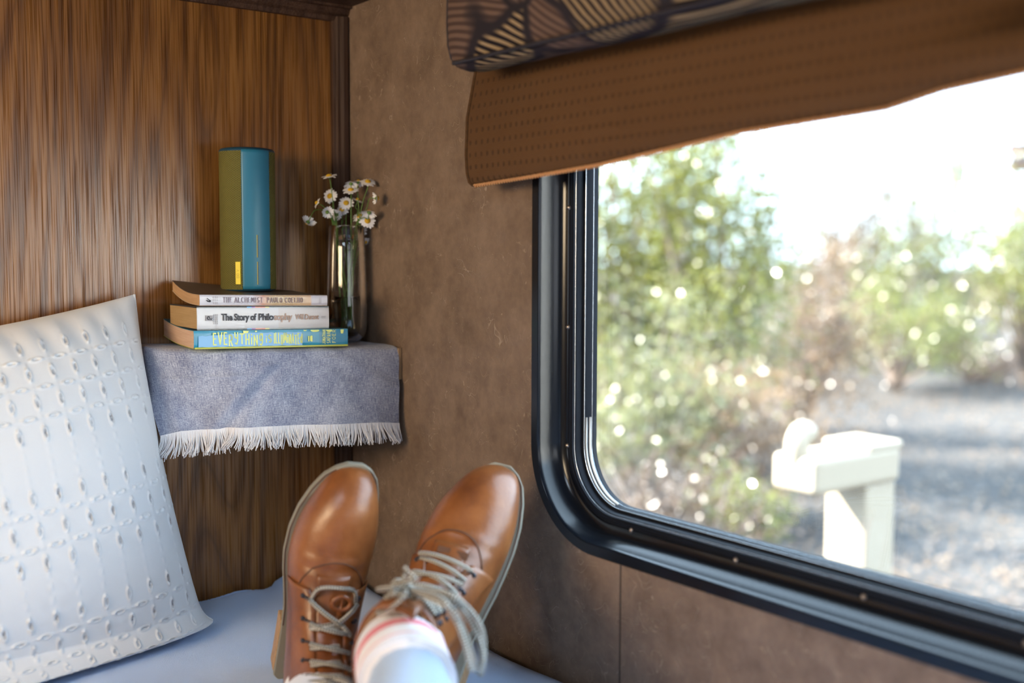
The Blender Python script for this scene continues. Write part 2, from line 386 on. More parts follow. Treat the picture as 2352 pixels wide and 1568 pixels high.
mb.add([(WX+.051, y, z) for y, z in lp]+[(WX+.054, y, z) for y, z in lp], [tuple(range(n)), tuple(range(2*n-1, n-1, -1))])
mb.build('pane', M_PANE, win)
# pale seal strip, lower far corner only
a = rr_loop(.0458, 20); k0 = 0
zz = -.1885
path = [(WIN['y1']-.0458, zz)]+[p for p in a[:21][::-1]]
path = path[:19]
mb = MB()
for oo, xx, rr in ((0.0, .0425, .0012), (.0006, .0475, .0016)):
    mb.tube([(WX+xx, y-oo, z+oo*.3) for y, z in [path[0], (path[0][0], (path[0][1]+path[1][1])/2)]+path[1:]], rr, 8)
mb.build('glazing_seal', M_SEAL, win, smooth=True)
smesh = None
for p in ((1.0125, .0546), (1.0125, -.0830), (1.0125, -.2220), (.9015, -.3005), (.7497, -.3005), (.600, -.3005), (.45, -.3005), (.30, -.3005), (.15, -.3005)):
    c = V3([WX+.0262, p[0], p[1]])
    if smesh is None:
        mb = MB(); mb.lathe([(.0001, .0022), (.0015, .0020), (.0026, .0010), (.0030, 0)], (0, 0, 0), 12, (V3([0, 1, 0]), V3([0, 0, 1]), V3([-1, 0, 0])))
        mb.lathe([(.0001, .0026), (.0007, .0026), (.0007, .0018)], (0, 0, 0), 6, (V3([0, 1, 0]), V3([0, 0, 1]), V3([-1, 0, 0])))
        o = mb.build('screw', M_SCREW, win, smooth=True); smesh = o.data
        o.location = c-base_of(win)+base_of(win); o.location = Vector(c-base_of(win)); 
        for v in smesh.vertices: v.co += Vector(base_of(win))
    else: link_mesh('screw', smesh, win, Vector(c-base_of(win)))
# faint trace line on the frame channel
# ------------------------------------------------------------------ bed, blanket, pillow
BED = -.480
def bumpf(x, y, s, k=0): return mn.noise(Vector((x*s, y*s, k)))
bedt = thing('bunk', (.2, .3, FLOOR), 'low bunk platform with mattress under the white terry throw', 'bed')
MB().box((.23, .28, (FLOOR-.60)/2), (.578, 1.215, (-.60-FLOOR)/2)).build('platform', M_WOODTRIM, bedt)
MB().box((.23, .28, -.548), (.574, 1.21, .050)).build('mattress', plain('mattress_ticking', (.6, .6, .62), .9), bedt, bevel=.02)
NX, NY = 150, 260; P = []
for i in range(NX):
    row = []
    for j in range(NY):
        u, v = i/(NX-1), j/(NY-1); x = -.36+u*(.803+.36); y = -.92+v*(1.492+.92)
        z = BED+.006*bumpf(x, y, 5)+.003*bumpf(x, y, 14, 3)
        z += .020*math.exp(-((x-.745)/.062)**4)*math.exp(-((1.5-y)/.07)**2)        # bunched up against the panel
        z += .006*math.exp(-((x-.63)/.03)**2)*math.exp(-((1.5-y)/.03)**2)
        z -= .012*math.exp(-((1.5-y)/.010)**2)*(x < .685)
        z -= .010*math.exp(-((.803-x)/.012)**2)
        z -= .07*max(0, (-.30-x)/.06)**2
        row.append((x, y, z))
    P.append(row)
mb = MB(); mb.grid(P); throw = mb.build('terry_throw', M_TERRY, smooth=True, label='white terry throw spread over the bunk under the boots', cat='blanket', base=(.2, .3, BED))
# looped terry pile standing at the visible far edge
mb = MB()
for k in range(900):
    t_ = k/900; x = .50+t_*.303; y = 1.488
    z = BED+.020*math.exp(-((x-.745)/.062)**4)*.97+.006*math.exp(-((x-.63)/.03)**2)+.006*bumpf(x, y, 5)-.004
    a = random.uniform(0, PI); r = random.uniform(.0014, .0026)
    mb.tube([(x-r*math.cos(a), y+r*math.sin(a)-.004, z), (x-r*.6*math.cos(a), y-.005, z+r*1.5), (x+r*.6*math.cos(a), y-.005, z+r*1.5), (x+r*math.cos(a), y-r*math.sin(a)-.004, z)], .0006, 4, caps=False)
o = mb.build('terry_pile', M_TERRY, throw, smooth=True, kind='stuff')

# pillow
PW = .47
eu = V3([.985, .03, .135]); eu /= np.linalg.norm(eu)
ev = V3([-.100, .17, .966]); ev -= eu*np.dot(eu, ev); ev /= np.linalg.norm(ev)
en = np.cross(eu, ev); en = -en if en[1] > 0 else en          # towards the viewer
CORN = V3([.482, 1.462, -.052])                                  # upper right corner
PC = CORN - eu*PW/2 - ev*PW/2
ROWS = (.060, .095, .130, .235, .272, .372, .404, .436); PIT = .0285
def petal(x, y, cx, cy, horiz, L=.0155, W=.0052):
    dx, dy = x-cx, y-cy
    if not horiz: dx, dy = dy, -dx
    q = math.hypot(dx/(L/2), dy/(W/2))
    if q > 1.8: return 0
    return .0010*math.exp(-((q-.85)/.24)**2)-.0016*math.exp(-(q/.42)**2)
def pillow_h(x, y):
    """x from the right edge, y from the top edge (metres)"""
    h = 0; wob = .0035*bumpf(x, y, 8, 9); xx = x+wob+.05*(y-.2)*0
    c = xx/PIT; ci = round(c); dxc = (c-ci)*PIT
    near = min(abs(y-r) for r in ROWS)
    h += .00022*math.exp(-(dxc/.0022)**2)*(.6+.4*math.sin(y*400+ci))
    for r in ROWS:
        if abs(y-r) < .006:
            h += petal(xx, y, (math.floor(c)+.5)*PIT, r, True)
            h += .00022*math.exp(-((y-r)/.0012)**2)
    rs = [ROWS[0]-.035]+list(ROWS)+[ROWS[-1]+.033]
    for a_, b_ in zip(rs[:-1], rs[1:]):
        mids = [(a_+b_)/2] if b_-a_ < .05 else [a_+.0175, b_-.0175]
        for m_ in mids:
            if abs(y-m_) < .016: h += petal(xx, y, ci*PIT, m_, False, .0175, .0052)
        if b_-a_ > .05 and a_+.03 < y < b_-.03:
            h += .00016*math.sin(y*420)*math.exp(-(dxc/.002)**2)
    return h
def pillow_pt(u, v, side):
    # u,v in [-1,1]; pinch makes the edges bow inward and the corners stand out
    pu = u*(1-.060*(1-v*v)*abs(u)**3); pv = v*(1-.055*(1-u*u)*abs(v)**3)
    t_ = max(0, (1-abs(u)**2.4))**.55*max(0, (1-abs(v)**2.4))**.55
    x, y = (1-u)*PW/2, (1-v)*PW/2
    th = (.112 if side > 0 else .040)*t_
    q = PC+eu*pu*PW/2+ev*pv*PW/2+en*side*th
    wr = .0035*bumpf(x, y, 11, 2)*t_ + .0035*math.sin(x*170+y*30)*math.exp(-(y/.05)**2)*min(1, t_*2)
    if side > 0: q = q+en*(pillow_h(x, y)*min(1, t_*2.2)*2.5+wr)
    if q[1] > WY-.006: q[1] = WY-.006
    lim = BED+.0045
    if q[2] < lim+.03:
        d = (lim+.03)-q[2]; q[2] = lim+.03*math.exp(-d/.03); q = q + V3([0, -min(d, .09)*1.35*(t_**.6)*(1 if side > 0 else .2), 0])
    return q
NP = 330
def seq(n): s_ = np.linspace(-1, 1, n); return np.sign(s_)*(1-(1-np.abs(s_))**1.25)
ss = seq(NP); front = [[pillow_pt(u, v, 1) for v in ss] for u in ss]
s2 = seq(90); back = [[pillow_pt(u, v, -1) for v in s2] for u in s2]
mb = MB(); mb.grid(front, flip=False); mb.grid(back, flip=True)
pil = mb.build('pillow', M_PILLOW, smooth=True, label='white square cushion with embroidered eyelet stitching leaning on the wood panel', cat='pillow', base=(PC[0], PC[1], BED))
# piped seam at the cushion edge
edge = [pillow_pt(1, v, 1) for v in np.linspace(1, -1, 80)]+[pillow_pt(u, -1, 1) for u in np.linspace(1, -1, 80)][1:]
mb = MB(); mb.tube([p+V3([.0, -.0005, 0]) for p in edge], .0016, 6); mb.build('seam', M_PILLOW, pil, smooth=True)

# ------------------------------------------------------------------ corner shelf, runner cloth
def shz(x): return -.118-.020*(x-.518)
FR = [(0, .484, 1.480), (.10, .492, 1.425), (.22, .522, 1.382), (.34, .565, 1.357), (.5, .62, 1.346), (.75, .71, 1.343), (1, .8045, 1.343)]
def fpt(s_):
    xs = [f[0] for f in FR]; return np.interp(s_, xs, [f[1] for f in FR]), np.interp(s_, xs, [f[2] for f in FR])
sh = thing('corner_shelf', (.66, 1.42, -.145), 'small wooden corner shelf under the grey cloth', 'shelf')
mb = MB(); lpn = [fpt(s_) for s_ in np.linspace(0, 1, 24)]
pl = [(x, y+.006) for x, y in lpn]+[(WX-.002, WY-.001), (.486, WY-.001)]
n = len(pl); mb.add([(x, y, shz(x)-.004) for x, y in pl]+[(x, y, shz(x)-.022) for x, y in pl], [tuple(range(n)), tuple(range(2*n-1, n-1, -1))]+[(i, i+n, (i+1) % n+n, (i+1) % n) for i in range(n)])
mb.build('shelf_board', M_WOODLT, sh)
mb = MB(); mb.box((WX-.0035, 1.395, -.150), (.003, .055, .022)); mb.build('bracket', M_WOODLT, sh, bevel=.001)
# cloth
hem_px = [(0, 366, 1004, 1.400), (.10, 412, 994, 1.385), (.22, 470, 990, 1.372), (.34, 530, 986, 1.352), (.5, 620, 983, 1.335), (.75, 765, 977, 1.328), (.92, 868, 974, 1.326), (1, 915, 976, 1.330)]
HEM = [(s_, *hit(px, py, 1, yy)) for s_, px, py, yy in hem_px]
def hpt(s_):
    xs = [h[0] for h in HEM]; return V3([np.interp(s_, xs, [h[k] for h in HEM]) for k in (1, 2, 3)])
def foldline(px, pz, a, b, w):
    ax, az, bx, bz = *a, *b; dx, dz = bx-ax, bz-az; L2 = dx*dx+dz*dz; t_ = ((px-ax)*dx+(pz-az)*dz)/L2
    d = math.hypot(px-(ax+dx*min(1, max(0, t_))), pz-(az+dz*min(1, max(0, t_)))); return math.exp(-(d/w)**2)
NS, NTt = 150, 90; P = []; UVc = []
for i in range(NS):
    s_ = i/(NS-1); fx, fy = fpt(s_); hp = hpt(s_); row = []; uvr = []
    hp = hp.copy()
    for j in range(NTt):
        t_ = j/(NTt-1)
        if t_ < .34:                      # lying on the shelf
            k = t_/.34; bx = .484+s_*.321; x = bx+(fx-bx)*k; y = 1.494+(fy-1.494)*k
            z = shz(x)-.0015+.0012*bumpf(x, y, 40)
            if k > .88: q = (k-.88)/.12; z -= .0035*q*q
            ll = k*.15
        else:
            k = (t_-.34)/.66; top = V3([fx, fy, shz(fx)-.005])
            p = top+(hp-top)*k; nrm = V3([-.25, -.97, 0])*(1 if s_ > .15 else 1)
            p = p+V3([0, -.0035*math.sin(min(1, k*6)*PI/2), 0])
            w = .005*bumpf(s_*3.1, k*1.2, 3, 1)*min(1, k*3)
            w += .0045*foldline(s_, k, (.47, .18), (.24, 1.0), .035)-.0035*foldline(s_, k, (.52, .2), (.32, 1.0), .03)
            w += .003*foldline(s_, k, (.08, .35), (.36, .30), .03)+.0025*foldline(s_, k, (.75, .1), (.98, .5), .05)
            w += .004*math.sin(s_*17+1)*k*k
            p = p+nrm*w; x, y, z = p
            x = min(x, WX-.004)
            ll = .15+k*.12
        row.append((x, y, z)); uvr.append((s_*.31, ll))
    P.append(row); UVc.append(uvr)
mb = MB(); mb.grid(P, UV=UVc, flip=True)
cloth = mb.build('shelf_cloth', M_CHAM, smooth=True, label='blue grey woven cloth with frayed white hem draped over the corner shelf', cat='cloth', base=(.65, 1.40, -.12))
P = np.array(P)
mb = MB()
for k in range(620):
    s_ = (k+random.random())/620; i = s_*(NS-1); i0 = min(NS-2, int(i)); f = i-i0
    root = P[i0, -1]*(1-f)+P[i0+1, -1]*f
    ln = .021+.007*random.random()+(.004 if s_ < .3 else 0)
    cl = math.sin(k*.11)*.35+random.uniform(-.35, .35)+.9*math.exp(-((s_-.02)/.05)**2)*(-1)-.5*math.exp(-((s_-.35)/.08)**2)
    if s_ > .90: cl += .35
    outw = random.uniform(0, .35)+.25
    pts = [root+V3([0, -.0008, .003])]; d = V3([cl*.3, -outw, -1.0]); p = root.copy()
    for q in range(5):
        dd = d+V3([cl*.42*q/2, .11*q, 0]); dd /= np.linalg.norm(dd); p = p+dd*ln/5; pts.append(p.copy())
    pts = [V3([min(q_[0], WX-.003), q_[1], q_[2]]) for q_ in pts]
    mb.tube(pts, [.00055, .0006, .0006, .00055, .0005, .00045], 4, caps=False)
mb.build('fringe', M_FRINGE, cloth, smooth=True, kind='stuff', label='white frayed threads')

# ------------------------------------------------------------------ lettering
def ribbon(mb, pts, w, origin, U, Z, N, lift=.00012, wf=None):
    for a, b in zip(pts[:-1], pts[1:]):
        a, b = V3(a), V3(b); d = b-a; L = np.linalg.norm(d)
        if L < 1e-9: continue
        d /= L; ww = w if wf is None else wf(d)
        n_ = V3([-d[1], d[0]])*ww/2; e = d*ww*.35
        q = [a-e-n_, b+e-n_, b+e+n_, a-e+n_]
        mb.add([origin+U*p[0]+Z*p[1]+N*lift for p in q], [(0, 1, 2, 3)])
def arc(cx, cy, rx, ry, a0, a1, n=10): return [(cx+rx*math.cos(math.radians(a0+(a1-a0)*k/n)), cy+ry*math.sin(math.radians(a0+(a1-a0)*k/n))) for k in range(n+1)]
GL = {
 'A': [[(0, 0), (.5, 1), (1, 0)], [(.2, .36), (.8, .36)]], 'C': [arc(.55, .5, .5, .5, 55, 305)],
 'E': [[(.9, 1), (.1, 1), (.1, 0), (.95, 0)], [(.1, .52), (.75, .52)]], 'F': [[(.9, 1), (.1, 1), (.1, 0)], [(.1, .52), (.75, .52)]],
 'H': [[(.08, 0), (.08, 1)], [(.92, 0), (.92, 1)], [(.08, .5), (.92, .5)]], 'I': [[(.5, 0), (.5, 1)]], 'i': [[(.5, 0), (.5, .62)], [(.5, .84), (.5, .92)]],
 'J': [[(.75, 1), (.75, .25)]+arc(.4, .25, .35, .25, 0, -170, 6)], 'L': [[(.1, 1), (.1, 0), (.85, 0)]],
 'M': [[(0, 0), (.1, 1), (.5, .25), (.9, 1), (1, 0)]], 'N': [[(.08, 0), (.08, 1), (.9, 0), (.9, 1)]], 'O': [arc(.5, .5, .48, .5, 0, 360, 16)],
 'P': [[(.12, 0), (.12, 1)], [(.12, 1)]+arc(.5, .75, .38, .25, 90, -90, 8)+[(.12, .5)]],
 'R': [[(.12, 0), (.12, 1)], [(.12, 1)]+arc(.5, .75, .36, .25, 90, -90, 8)+[(.12, .5)], [(.42, .5), (.92, 0)]],
 'S': [arc(.5, .75, .36, .25, 40, 260, 8)+arc(.5, .25, .38, .25, 80, -140, 8)], 'T': [[(0, 1), (1, 1)], [(.5, 1), (.5, 0)]],
 'U': [[(.08, 1), (.08, .35)]+arc(.5, .35, .42, .35, 180, 360, 8)+[(.92, 1)]], 'V': [[(0, 1), (.5, 0), (1, 1)]],
 'Y': [[(0, 1), (.5, .5), (1, 1)], [(.5, .5), (.5, 0)]], 'y': [[(.1, 1), (.15, .6), (.5, .5), (.85, .62)], [(.85, 1), (.85, .3), (.6, -.05), (.2, .05)]],
 'g': [arc(.45, .65, .35, .3, 30, 350, 10), [(.85, .95), (.85, .2), (.55, -.05), (.15, .05)]], 'd': [arc(.4, .33, .34, .33, 40, 340, 10), [(.82, 1.0), (.82, -.02)]],
}
def strokes(mb, txt, x0, z0, h, adv, origin, U, Z, N, w, serif=False, jit=0., wf=None, width=None):
    x = x0; R_ = random.Random(5)
    for ch in txt:
        if ch == ' ': x += adv*.62; continue
        g = GL[ch]; wd = (width or .66)*adv*(.25 if ch in 'Ii' else 1.25 if ch == 'M' else .85 if ch in 'EFL' else 1)
        dz, sc = (R_.uniform(-jit, jit)*h, 1+R_.uniform(-jit, jit)) if jit else (0, 1)
        for st in g:
            ribbon(mb, [(x+p[0]*wd, z0+dz+p[1]*h*sc) for p in st], w, origin, U, Z, N, wf=wf)
            if serif:
                for p in (st[0], st[-1]):
                    if p[1] < .05 or (p[1] > .95 and ch not in 'EFT'): ribbon(mb, [(x+p[0]*wd-h*.11, z0+p[1]*h), (x+p[0]*wd+h*.11, z0+p[1]*h)], w*.55, origin, U, Z, N)
        x += wd+adv*(.34 if not serif else .40)
    return x
def fit(mb, txt, x0, x1, z0, h, origin, U, Z, N, w, **k):
    wd = strokes(MB(), txt, 0, 0, h, 1.0, origin, U, Z, N, w, **k)-(.40 if k.get('serif') else .34)
    strokes(mb, txt, x0, z0, h, (x1-x0)/wd, origin, U, Z, N, w, **k)
def font_text(mb, txt, x0, x1, z0, h, origin, U, Z, N, bold=.0, lift=.00015, shear=0):
    c = bpy.data.curves.new('t', 'FONT'); c.body = txt; c.size = 1; c.offset = bold; c.resolution_u = 3; c.space_character = .92
    o = bpy.data.objects.new('t', c); COL.objects.link(o); dg = bpy.context.evaluated_depsgraph_get(); dg.update()
    me = bpy.data.meshes.new_from_object(o.evaluated_get(dg)); vs = np.array([tuple(v.co) for v in me.vertices])
    fs = [tuple(p.vertices) for p in me.polygons]; bpy.data.objects.remove(o); bpy.data.curves.remove(c)
    mnx, mxx = vs[:, 0].min(), vs[:, 0].max(); sx = (x1-x0)/(mxx-mnx); sz = h/.72
    mb.add([origin+U*(x0+(p[0]-mnx)*sx)+Z*(z0+p[1]*sz)+N*lift for p in vs], fs); bpy.data.meshes.remove(me)

# ------------------------------------------------------------------ books
def page_mat(name, a, b):
    t = NT(name); co = t.uv(); n1 = t.noise(t.map(co, (12, 700, 1)), 1.0, 3, .7); n2 = t.noise(t.map(co, (30, 2600, 1)), 1.0, 2, .6)
    t.P(Base_Color=t.mix(t.ramp(n1, [(.35, 0.0), (.6, 1.0)]), a, b), Roughness=.9); t.bump(n2, .5, .0005); return t.m
def spine_mat(name, stops, gloss=.3, noise_amt=0, glare=None):
    t = NT(name); co = t.uv(); u = t.n('SeparateXYZ', i_Vector=co).outputs[0]
    if noise_amt: u = t.math('ADD', u, t.math('MULTIPLY_ADD', t.noise(t.map(co, (9, 120, 1)), 1.0, 4, .7), noise_amt, -noise_amt/2))
    t.P(Base_Color=t.ramp(u, stops, 'LINEAR' if noise_amt else 'CONSTANT'), Roughness=gloss, Coat_Weight=.3, Coat_Roughness=.15)
    t.bump(t.noise(t.map(co, (60, 900, 1)), 1.0, 3), .12, .0006); return t.m
def book(name, base, rot, L, D, T, curl, cm, sm, pm, label, ct=.0006, topm=None):
    ca, sa = math.cos(rot), math.sin(rot)
    tl = -.020; U = V3([ca*math.cos(tl), sa*math.cos(tl), math.sin(tl)]); W = V3([-sa, ca, 0]); Z = V3([0, 0, 1.0]); B = V3(base)
    th = thing(name, tuple(B+U*L/2+W*D/2), label, 'book', 'paperbacks stacked on the corner shelf')
    def mp(u, v, t_):
        c = curl*(max(0, v)/D)**2.6*(max(0., 1-u/L)**1.2*.85+.15)
        return B+U*u+W*v+Z*(t_+c)
    def slab(mb, u0, u1, v0, v1, t0, t1, nu=14, nv=14):
        us, vs = np.linspace(u0, u1, nu), np.linspace(v0, v1, nv)
        mb.grid([[mp(u, v, t1) for v in vs] for u in us], UV=[[(u/L, v) for v in vs] for u in us])
        mb.grid([[mp(u, v, t0) for v in vs] for u in us], UV=[[(u/L, v) for v in vs] for u in us], flip=True)
        for v, fl in ((v0, True), (v1, False)): mb.grid([[mp(u, v, t_) for t_ in (t0, t1)] for u in us], UV=[[(u/L, t_) for t_ in (t0, t1)] for u in us], flip=not fl)
        for u, fl in ((u0, False), (u1, True)): mb.grid([[mp(u, v, t_) for t_ in (t0, t1)] for v in vs], UV=[[(v, t_) for t_ in (t0, t1)] for v in vs], flip=not fl)
    mb = MB(); slab(mb, .0004, L-.0004, .001, D-.0008, ct, T-ct); mb.build('page_block', pm, th, smooth='auto')
    mb = MB(); slab(mb, 0, L, .0004, D, 0, ct); mb.build('cover', cm, th, smooth='auto')
    mb = MB(); slab(mb, 0, L, .0004, D, T-ct, T); mb.build('cover', topm or cm, th, smooth='auto')
    # softly rounded spine
    ang = np.linspace(0, 1, 9); us = np.linspace(0, L, 24)
    def sp(u, k, e=0):
        z = k*T; bulge = .0010*(1-(2*k-1)**4); wob = .0002*mn.noise(Vector((u*60, k*2, T*900)))
        return B+U*u+W*(.0009-bulge-e+wob)+Z*z
    mb = MB(); mb.grid([[sp(u, k) for k in ang] for u in us], UV=[[(u/L, k) for k in ang] for u in us], flip=True)
    mb.grid([[sp(u, k, -.0009) for k in ang] for u in us], UV=[[(u/L, k) for k in ang] for u in us])
    spn = mb.build('spine', sm, th, smooth=True)
    return th, spn, B-W*.00035, U, Z, -W
z3 = -.1175; T3 = .0228; T2 = .0292; T1 = .0140
R3, R2, R1 = math.radians(-4), math.radians(-2), math.radians(-5)
PG = page_mat('tan_page_edges', (.40, .235, .115), (.50, .31, .165)); PG2 = page_mat('pink_tan_page_edges', (.47, .30, .20), (.56, .38, .27)); PG3 = page_mat('ochre_page_edges', (.33, .205, .085), (.40, .26, .12))
B3 = dep(446, 803, 1.405); B3[2] = z3
c_green = plain('yellow_green_cover', (.42, .44, .03), .35); c_blue = plain('blue_cover', (.015, .16, .24), .3)
blue_sp = spine_mat('blue_spine', [(0, (.008, .26, .43)), (.8, (.006, .20, .36))], .26)
b3 = book('book', B3, R3, .2075, .134, T3, .0085, c_green, blue_sp, PG2, 'blue paperback with hand lettered yellow title, lowest of the three', topm=c_blue)
th, spn, O, U, Z, N = b3
YEL = plain('pale_yellow_print', (.80, .86, .25), .45); GLR = plain('painted_glare_blue', (.22, .47, .76), .4); GRN = plain('green_print', (.45, .55, .05), .4)
N1 = N
mb = MB(); q = []
for k in range(30): q.append((.005+k/29*.137, .0022+.0003*math.sin(k*1.7)))
up = [(.005+k/29*.137, T3-.0035-.0035*max(0, 1-k/14)+.0004*math.sin(k*2.3)) for k in range(30)]
mb.grid([[O+U*a[0]+Z*a[1]+N*.0012, O+U*b[0]+Z*b[1]+N*.0012] for a, b in zip(q, up)], flip=True); mb.build('painted_glare', GLR, spn)  # window glare on the spine, laid on as a lighter blue patch
mb = MB(); O2 = O+N*.0013
fit(mb, 'EVERyTHiNg', .0235, .0885, .0046, .0135, O2, U, Z, N, .00150, jit=.10)
fit(mb, 'iS', .0925, .1000, .0065, .0085, O2, U, Z, N, .00125, jit=.08)
fit(mb, 'ILLUMiNATEd', .1035, .1420, .0050, .0120, O2, U, Z, N, .00135, jit=.10)
# name lettered at right angles, reading upward
OO = O2+U*.0
def rot90(txt, xr, z0, h, adv, w):
    strokes(mb, txt, z0, -xr, h, adv, O2, Z, -U, N, w, jit=.06)
rot90('JONATHAN', .1745, .0035, .0040, .0024, .0006); rot90('SAFRAN', .1815, .0040, .0046, .0032, .0006); rot90('FOER', .1890, .0045, .0046, .0050, .0006)
mb.build('title_lettering', YEL, spn, kind='stuff')
mb = MB()
for cx, w_, h_ in ((.066, .008, .004), (.0795, .003, .002), (.146, .004, .0016), (.160, .012, .003), (.1800, .009, .0032), (.1985, .005, .0060)):
    ps = [(cx+w_/2*math.cos(t_)*(1+.12*math.sin(5*t_+cx*900)), T3-.0009-abs(math.sin(t_))*h_*(1+.12*math.sin(3*t_))) for t_ in np.linspace(0, PI, 12)]
    mb.add([O+U*p[0]+Z*p[1]+N*.0011 for p in ps], [tuple(range(12))])
mb.build('yellow_blots', YEL, spn, kind='stuff')
mb = MB()
for k, (dx, w_, h_) in enumerate(((0, .0016, .0070), (.0024, .0012, .0062), (.0042, .0022, .0078))): mb.box(O+U*(.1510+dx)+Z*(.0105)+N*.0012, (w_/2, .0001, h_/2), np.array([U, N, Z]))
mb.build('emblem', YEL, spn)
mb = MB(); mb.box(O+U*.1037+Z*.0008+N*.0006, (.1032, .0004, .0011), np.array([U, N, Z])); mb.build('lower_edge_band', c_green, spn)

B2 = dep(453, 760, 1.405); B2[2] = z3+T3+.0004
cov2 = spine_mat('dark_cover_with_coloured_bars', [(0, (.012, .022, .028)), (.36, (.03, .25, .55)), (.395, (.20, .06, .33)), (.425, (.52, .14, .08)), (.50, (.50, .42, .10)), (.53, (.20, .24, .25))], .3)
wh = spine_mat('white_spine', [(0, (.62, .62, .64)), (.6, (.60, .57, .57))], .35)
b2 = book('book', B2, R2, .1790, .105, T2, .0, cov2, wh, PG3, 'thick white philosophy paperback with black title, middle of the stack', .0016)
th, spn, O, U, Z, N = b2; O = O+N*.0008
BLK = plain('black_print', (.03, .03, .04), .5); GRY = plain('grey_print', (.32, .31, .33), .5); BRZ = plain('faded_bronze_print', (.40, .25, .18), .35)
mb = MB(); font_text(mb, 'The Story of', .0306, .0773, .0120, .0086, O, U, Z, N, .030); font_text(mb, 'Philo', .0800, .1005, .0120, .0086, O, U, Z, N, .030); mb.build('title_lettering', BLK, spn, kind='stuff')
mb = MB(); font_text(mb, 'sophy', .1010, .1265, .0120, .0086, O, U, Z, N, .028); font_text(mb, 'Will Durant', .1305, .1640, .0124, .0070, O, U, Z, N, .022); mb.build('title_lettering', BRZ, spn, kind='stuff')
mb = MB(); mb.box(O+U*.0150+Z*.0150, (.0044, .0001, .0034), np.array([U, N, Z])); mb.build('emblem', GRY, spn)
mb = MB()
ribbon(mb, arc(.0145, .0152, .0020, .0018, 60, 300, 8), .0009, O, U, Z, N, .0003); ribbon(mb, [(.0145, .0165), (.0175, .0130), (.0186, .0150)], .0010, O, U, Z, N, .0003); ribbon(mb, [(.0125, .0140), (.0155, .0132)], .0008, O, U, Z, N, .0003)
mb.build('emblem_figure', BLK, spn)
mb = MB()
for k in range(3):
    z_ = .0075
    for q in range(5): ribbon(mb, [(.0212+k*.0022, z_+q*.0026), (.0212+k*.0022, z_+q*.0026+.0017)], .0008, O, U, Z, N)
for k in range(4): ribbon(mb, arc(.1685+k*.0016, .0150, .0008, .0014, 30, 320, 6), .0004, O, U, Z, N)
mb.build('small_print', GRY, spn, kind='stuff')

B1 = dep(459, 705, 1.405); B1[2] = z3+T3+T2+.0016
cov1 = plain('beige_cover', (.45, .36, .27), .4)
sp1 = spine_mat('painted_spine', [(0, (.60, .60, .66)), (.40, (.58, .57, .64)), (.48, (.55, .30, .22)), (.56, (.52, .38, .22)), (.74, (.54, .36, .20)), (.862, (.58, .36, .20)), (.872, (.50, .46, .50))], .22, .03)
b1 = book('book', B1, R1, .1690, .125, T1, .0150, cov1, sp1, PG, 'thin paperback with painted beige spine, top of the stack under the speaker', topm=plain('brown_cover', (.12, .085, .06), .45))
th, spn, O, U, Z, N = b1; O = O+N*.0008
VIO = plain('violet_brown_print', (.13, .085, .14), .4)
mb = MB(); thick = lambda d: .00080 if abs(d[1]) > .6 else .0004
fit(mb, 'THE ALCHEMIST', .0290, .0805, .0044, .0060, O, U, Z, N, .0007, serif=True, wf=thick, width=.72)
fit(mb, 'PAULO COELHO', .0865, .1345, .0044, .0058, O, U, Z, N, .0007, serif=True, wf=thick, width=.72)
mb.build('title_lettering', VIO, spn, kind='stuff')
mb = MB()
for k in range(3):
    ribbon(mb, [(.0080+k*.0014, .0070-k*.0006), (.0098+k*.0014, .0052-k*.0002), (.0118+k*.0006, .0062)], .0009, O, U, Z, N)
ribbon(mb, [(.0090, .0092), (.0135, .0060)], .0010, O, U, Z, N); mb.build('emblem', BLK, spn)
mb = MB()
for k in range(3):
    for q in range(3): ribbon(mb, [(.0168+k*.0024, .0022+q*.0036), (.0168+k*.0024, .0022+q*.0036+.0024)], .0006, O, U, Z, N)
for k in range(2):
    for q in range(4): ribbon(mb, [(.1580+k*.0018, .0026+q*.0022), (.1580+k*.0018, .0026+q*.0022+.0014)], .0005, O, U, Z, N)
mb.build('small_print', GRY, spn, kind='stuff')

# ------------------------------------------------------------------ speaker
SPZ0 = z3+T3+T2+T1+.0022; SPD = 1.536
sc_ = dep(571.5, 670, SPD); SPX, SPY = sc_[0], sc_[1]; SPZ1 = hit(571, 336, 1, SPY-.036)[2]
SR = .0368
toc = math.atan2(-SPY, -SPX)                      # heading from the speaker to the eye
spk = thing('speaker', (SPX, SPY, SPZ0), 'upright cylindrical speaker, olive mesh with blue strip, on the book stack', 'speaker')
def weave(name, ca, cb, sx, sy):
    t = NT(name); co = t.uv(); s_ = t.n('SeparateXYZ', i_Vector=co)
    a = t.math('SINE', t.math('MULTIPLY', s_.outputs[0], 2*PI*sx)); b = t.math('SINE', t.math('MULTIPLY', s_.outputs[1], 2*PI*sy))
    w = t.math('MULTIPLY_ADD', t.math('MULTIPLY', a, b), .5, .5)
    t.P(Base_Color=t.ramp(w, [(.2, ca), (.6, cb)]), Roughness=.75); t.bump(w, .8, .0012); return t.m
M_MESH = weave('olive_woven_mesh', (.050, .045, .008), (.185, .165, .030), 52, 80)
M_BLUE = plain('blue_rubber', (.022, .170, .270), .40, (500, .08, .0006)); M_NAVY = plain('dark_blue_rubber', (.010, .055, .095), .45)
M_YELLOW = plain('yellow_tag', (.80, .62, .01), .45)
def cyl_patch(mb, a0, a1, z0, z1, r, n=40, m=2, uv=False):
    A = np.linspace(a0, a1, n); Zs = np.linspace(z0, z1, m)
    mb.grid([[(SPX+r*math.cos(a), SPY+r*math.sin(a), z) for z in Zs] for a in A], UV=[[(a/(2*PI), z/(SPZ1-SPZ0)) for z in Zs] for a in A])
CAP = .0052
